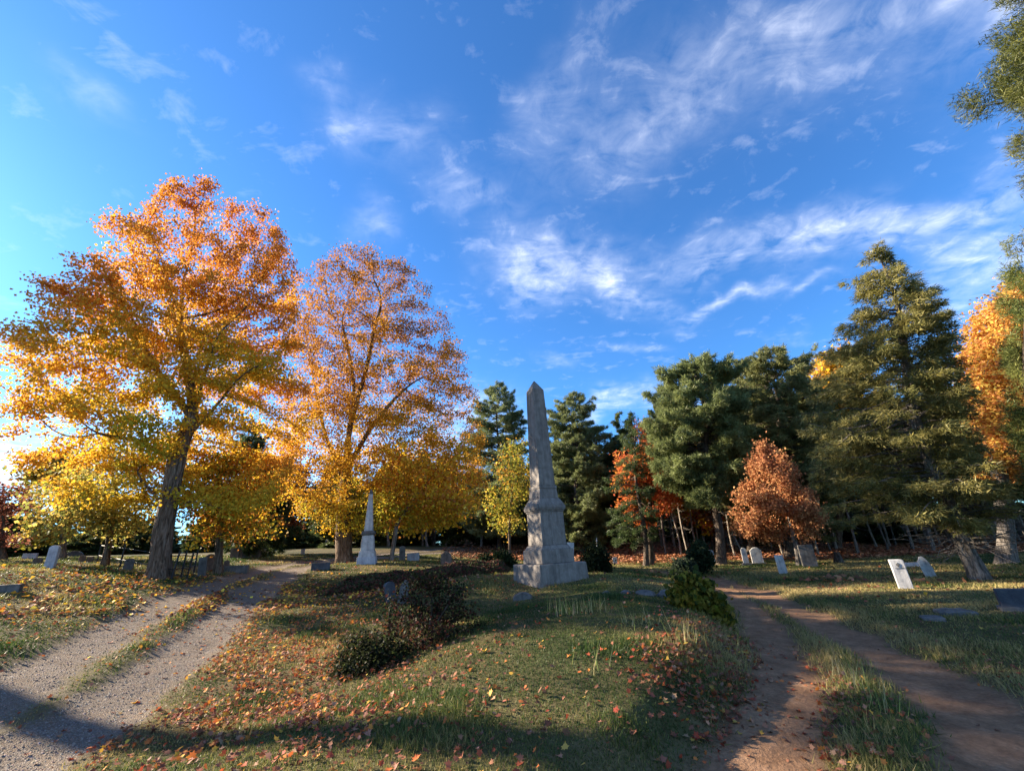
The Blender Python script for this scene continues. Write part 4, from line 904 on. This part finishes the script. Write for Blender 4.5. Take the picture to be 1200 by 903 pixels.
shrub('shrub', 'bushy yellow-green broad-leaved shrub where the mound meets the dirt road', place(820, 745, 8.9), [(676,795,815),(690,788,832),(710,785,846),(735,792,856),(748,805,855)], [(820,745),(818,735),(816,725)], 650, 7500, [(.16, .17, .02), (.28, .25, .04), (.06, .09, .02), (.34, .25, .05), (.05, .07, .02)], 53, .09, spread=.09, gap=.42)
shrub('juniper_shrub', 'dark juniper bush behind the right side of the grey obelisk', place(700, 672, 17), [(640,694,704),(650,686,712),(662,682,716),(672,686,715)], [(700,672),(700,668),(700,664)], 400, 9000, [(.02, .035, .015), (.035, .05, .02)], 54, .07, step=.12, spread=.12)
shrub('evergreen_sapling', 'small dark evergreen sapling left of the grey obelisk', place(566, 674, 17), [(648,562,570),(658,558,575),(672,557,576)], [(566,674),(566,668),(566,662)], 200, 3000, [(.02, .04, .015), (.05, .07, .025)], 55, .06, step=.1, spread=.08)
shrub('evergreen_sapling', 'rounder evergreen sapling just left of the obelisk base', place(591, 674, 17.5), [(644,583,598),(655,578,604),(672,580,604)], [(591,674),(591,668),(591,662)], 250, 4500, [(.025, .045, .015), (.06, .085, .03)], 56, .07, step=.1, spread=.1)
shrub('evergreen_sapling', 'bluish sapling pine at the bend of the dirt road', place(803, 682, 14.5), [(655,795,808),(664,786,816),(680,788,818)], [(803,682),(803,676),(803,670)], 250, 4500, [(.03, .05, .03), (.06, .085, .05)], 57, .07, step=.1, spread=.08)
shrub('bare_shrub', 'thin leafless dry shrub behind the red bank', place(540, 664, 21), [(630,520,556),(645,515,562),(660,522,556)], [(540,664),(540,660),(540,656)], 260, 300, [(.2, .12, .08)], 58, .05, step=.12, r0=.02)
shrub('evergreen_sapling', 'young bushy pine in front of the broad dark pine trunk', place(818, 668, 20), [(636,812,822),(648,805,834),(665,803,836)], [(818,668),(818,662),(818,656)], 250, 4500, [(.02, .04, .018), (.045, .07, .03)], 59, .08, step=.12, spread=.12)

# ------------------------------------------------------------------ scattered ground cover
def gsample(G, x, y):
    ix = np.clip(np.searchsorted(gx, x) - 1, 0, nx - 2); iy = np.clip(np.searchsorted(gy, y) - 1, 0, ny - 2)
    fx = (x - gx[ix]) / (gx[ix + 1] - gx[ix]); fy = (y - gy[iy]) / (gy[iy + 1] - gy[iy])
    return G[iy, ix] * (1 - fx) * (1 - fy) + G[iy, ix + 1] * fx * (1 - fy) + G[iy + 1, ix] * (1 - fx) * fy + G[iy + 1, ix + 1] * fx * fy
def polar(n, r0, r1, p, rng, a0=-62, a1=62):
    u = rng.uniform(size=n); k = 2 - p
    r_ = (r0 ** k + u * (r1 ** k - r0 ** k)) ** (1 / k) if abs(k) > 1e-6 else r0 * (r1 / r0) ** u
    a = R(1) * rng.uniform(a0, a1, n); return r_ * np.sin(a), r_ * np.cos(a), r_
rng = np.random.default_rng(99)
x, y, rr = polar(760000, 2.2, 34, 1.55, rng)
mk = np.maximum(gsample(ml, x, y), gsample(mr, x, y)); wn_ = np.maximum(gsample(worn, x, y) * .85, gsample(wornr, x, y) * .3); fo_ = gsample(fm, x, y)
patch = fbm2(x, y, .45, 61, 3)
keep = rng.uniform(size=len(x)) < (1 - mk) ** 2 * (1 - wn_ * .93) * (1 - fo_ * .8) * sstep(.25, .5, patch + .12)
x, y, rr, patch = x[keep], y[keep], rr[keep], patch[keep]; n = len(x)
zg = gsample(GZ, x, y); tall = sstep(.52, .75, fbm2(x, y, .8, 63, 2))
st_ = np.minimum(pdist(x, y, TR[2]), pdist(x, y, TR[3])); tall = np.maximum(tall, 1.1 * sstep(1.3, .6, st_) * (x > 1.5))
ln = (.028 + .045 * tall) * rng.uniform(.5, 1.4, n) * (1 + .02 * rr); wd = .0015 + .00062 * rr
Dr = rng.normal(size=(n, 3)) * .55 + [0, 0, 1]
Vb, Fb = blades(np.stack([x, y, zg - .005], 1), Dr, ln, wd, rng)
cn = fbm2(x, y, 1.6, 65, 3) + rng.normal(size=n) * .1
cn = cn + .16 * sstep(1.4, .8, st_) * (x > 1.5) + .11 * sstep(4, 7, x)  # right lawn and rut-side grass coloured paler in place of sunlight
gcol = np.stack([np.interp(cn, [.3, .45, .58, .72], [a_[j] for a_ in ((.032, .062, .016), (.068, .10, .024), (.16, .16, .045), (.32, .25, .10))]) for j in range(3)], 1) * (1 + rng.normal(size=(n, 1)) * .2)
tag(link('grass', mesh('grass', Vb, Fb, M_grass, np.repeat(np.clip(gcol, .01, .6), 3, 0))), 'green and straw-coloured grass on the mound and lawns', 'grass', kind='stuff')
# pale seed stalks
P = []; 
for px, py, k_ in [(668, 738, 26), (690, 740, 22), (812, 782, 24), (705, 820, 8), (655, 728, 14), (740, 760, 16), (700, 735, 18), (860, 770, 10), (1010, 810, 20), (985, 790, 14), (1030, 830, 14)]:
    c = gpt(px, py); P.append(c[None] + rng.normal(size=(k_, 2)) * .12)
P = np.concatenate(P); zg = gsample(GZ, P[:, 0], P[:, 1]); n = len(P)
Vb, Fb = blades(np.column_stack([P, zg]), rng.normal(size=(n, 3)) * .22 + [0, 0, 1], rng.uniform(.14, .36, n), np.full(n, .004), rng)
tag(link('tall_grass', mesh('tall_grass', Vb, Fb, M_grass, np.repeat(pick([(.45, .40, .20), (.25, .30, .08), (.35, .30, .15)], [1, 1, 1], n, rng), 3, 0))), 'straw-pale seed stalks standing above the mown grass', 'grass', kind='stuff')

# fallen leaves
DR = [(310,710,1.4,3.0),(335,745,1.1,4.5),(370,765,.8,4.0),(300,770,.6,2.5),(255,830,.7,1.2),(300,850,.8,.9),(400,700,1.5,1.6),(440,690,1.6,1.4),(885,795,.45,5),(877,770,.4,5),(868,825,.45,4),(862,752,.4,4),(860,860,.4,1.0),(830,800,.5,.8),
      (110,690,3.2,.8),(180,690,2.5,.8),(60,700,2,.5),(250,690,1.5,1.0),(570,682,1.0,1.0),(1000,830,.4,.25),(1035,800,.3,.3),(985,860,.3,.3),(1170,790,.5,.5),(420,880,1.0,.5),(180,860,.5,.5),(360,820,1.2,.8)]
def ldens(x, y):
    o = np.full(len(x), .05) + .16 * sstep(.5, .75, fbm2(x, y, 1.1, 71, 3))
    for px, py, s, a in DR:
        c = gpt(px, py); o = o + a * np.exp(-((x - c[0]) ** 2 + (y - c[1]) ** 2) / (2 * s * s)) * sstep(.3, .65, fbm2(x, y, .35, 73, 3) + .05)
    return o
x, y, rr = polar(190000, 2.2, 32, 1.35, rng)
mk = np.maximum(gsample(ml, x, y), gsample(mr, x, y)); q = ldens(x, y) * (1 - mk * .88) * .36
keep = rng.uniform(size=len(x)) < q; x, y, rr, mk = x[keep], y[keep], rr[keep], mk[keep]; n = len(x)
zg = gsample(GZ, x, y) + rng.uniform(.008, .05, n) * (1 - mk) + .006
near = rr < 13
szs = rng.uniform(.022, .068, n)
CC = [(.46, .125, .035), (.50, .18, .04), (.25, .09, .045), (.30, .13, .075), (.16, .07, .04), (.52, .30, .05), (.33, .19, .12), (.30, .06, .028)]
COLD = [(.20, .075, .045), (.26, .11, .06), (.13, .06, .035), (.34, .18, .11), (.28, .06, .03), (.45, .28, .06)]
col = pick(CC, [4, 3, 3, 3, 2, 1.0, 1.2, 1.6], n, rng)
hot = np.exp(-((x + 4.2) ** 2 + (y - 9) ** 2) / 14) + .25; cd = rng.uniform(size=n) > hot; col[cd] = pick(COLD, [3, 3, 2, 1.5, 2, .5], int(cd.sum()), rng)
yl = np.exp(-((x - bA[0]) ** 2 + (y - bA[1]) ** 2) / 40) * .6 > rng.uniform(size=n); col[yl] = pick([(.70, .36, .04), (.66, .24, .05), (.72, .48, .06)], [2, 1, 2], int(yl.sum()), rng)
nr = rng.normal(size=(n, 3)) * .45 + [0, 0, 1]
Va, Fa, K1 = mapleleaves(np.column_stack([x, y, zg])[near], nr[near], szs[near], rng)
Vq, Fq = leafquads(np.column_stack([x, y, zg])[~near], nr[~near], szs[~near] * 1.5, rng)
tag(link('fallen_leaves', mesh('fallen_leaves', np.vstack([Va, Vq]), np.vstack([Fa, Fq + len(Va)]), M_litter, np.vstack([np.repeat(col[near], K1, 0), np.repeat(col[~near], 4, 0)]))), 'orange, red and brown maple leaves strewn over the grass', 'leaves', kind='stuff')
print('LEAVES', n, near.sum())
# forest floor litter
x, y, rr = polar(60000, 18, 48, .6, rng, -10, 60); fo_ = gsample(fm, x, y); keep = rng.uniform(size=len(x)) < fo_; x, y = x[keep], y[keep]; n = len(x)
Vq, Fq = leafquads(np.column_stack([x, y, gsample(GZ, x, y) + rng.uniform(.01, .08, n)]), rng.normal(size=(n, 3)) * .5 + [0, 0, 1], rng.uniform(.12, .22, n), rng)
tag(link('forest_litter', mesh('forest_litter', Vq, Fq, M_litter, np.repeat(pick([(.30, .12, .06), (.38, .18, .09), (.20, .09, .05)], [1, 1, 1], n, rng), 4, 0))), 'rust-brown needle and leaf litter on the woodland floor', 'leaves', kind='stuff')
# dark red ground cover on the bank behind the mound
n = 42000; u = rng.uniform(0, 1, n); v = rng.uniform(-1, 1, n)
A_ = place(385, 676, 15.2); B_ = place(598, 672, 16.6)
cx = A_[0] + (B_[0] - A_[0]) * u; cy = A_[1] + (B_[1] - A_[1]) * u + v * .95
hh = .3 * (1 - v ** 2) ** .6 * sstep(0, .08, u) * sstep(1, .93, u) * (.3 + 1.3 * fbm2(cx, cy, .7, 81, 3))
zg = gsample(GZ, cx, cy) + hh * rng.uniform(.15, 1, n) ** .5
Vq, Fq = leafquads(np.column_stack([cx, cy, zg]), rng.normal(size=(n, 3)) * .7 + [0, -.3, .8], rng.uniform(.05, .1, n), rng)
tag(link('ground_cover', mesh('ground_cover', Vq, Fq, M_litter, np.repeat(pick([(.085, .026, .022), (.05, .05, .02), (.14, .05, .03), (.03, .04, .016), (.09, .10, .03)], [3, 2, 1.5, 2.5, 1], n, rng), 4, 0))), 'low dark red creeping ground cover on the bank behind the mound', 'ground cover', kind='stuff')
# pebbles on the gravel road
x, y, rr = polar(150000, 3, 14, 1.5, rng, -62, -15); keep = (gsample(ml, x, y) > .3) & (rng.uniform(size=len(x)) < .8); x, y, rr = x[keep], y[keep], rr[keep]; n = len(x)
s = rng.uniform(.002, .008, n) * rng.choice([1, 1, 1, 1.8], n) * (1 + .03 * rr)
oc = np.array([[1, 0, 0], [0, 1, 0], [-1, 0, 0], [0, -1, 0], [0, 0, .7]]); of = np.array([[0, 1, 4], [1, 2, 4], [2, 3, 4], [3, 0, 4]])
a = rng.uniform(0, 6.28, n); ca, sa = np.cos(a), np.sin(a)
Vp = oc[None] * s[:, None, None] * rng.uniform(.6, 1.3, (n, 5, 1)); Vr = np.stack([Vp[:, :, 0] * ca[:, None] - Vp[:, :, 1] * sa[:, None], Vp[:, :, 0] * sa[:, None] + Vp[:, :, 1] * ca[:, None], Vp[:, :, 2]], 2)
Vr = Vr + np.stack([x, y, gsample(GZ, x, y) - .001], 1)[:, None]; Fp = (np.arange(n)[:, None, None] * 5 + of[None]).reshape(-1, 3)
tag(link('gravel', mesh('gravel', Vr.reshape(-1, 3), Fp, M_litter, np.repeat(pick([(.22, .185, .155), (.33, .29, .25), (.14, .115, .10), (.26, .195, .145)], [3, 1.5, 2, 1], n, rng), 5, 0))), 'loose grey gravel stones on the two-rut road', 'gravel', kind='stuff')
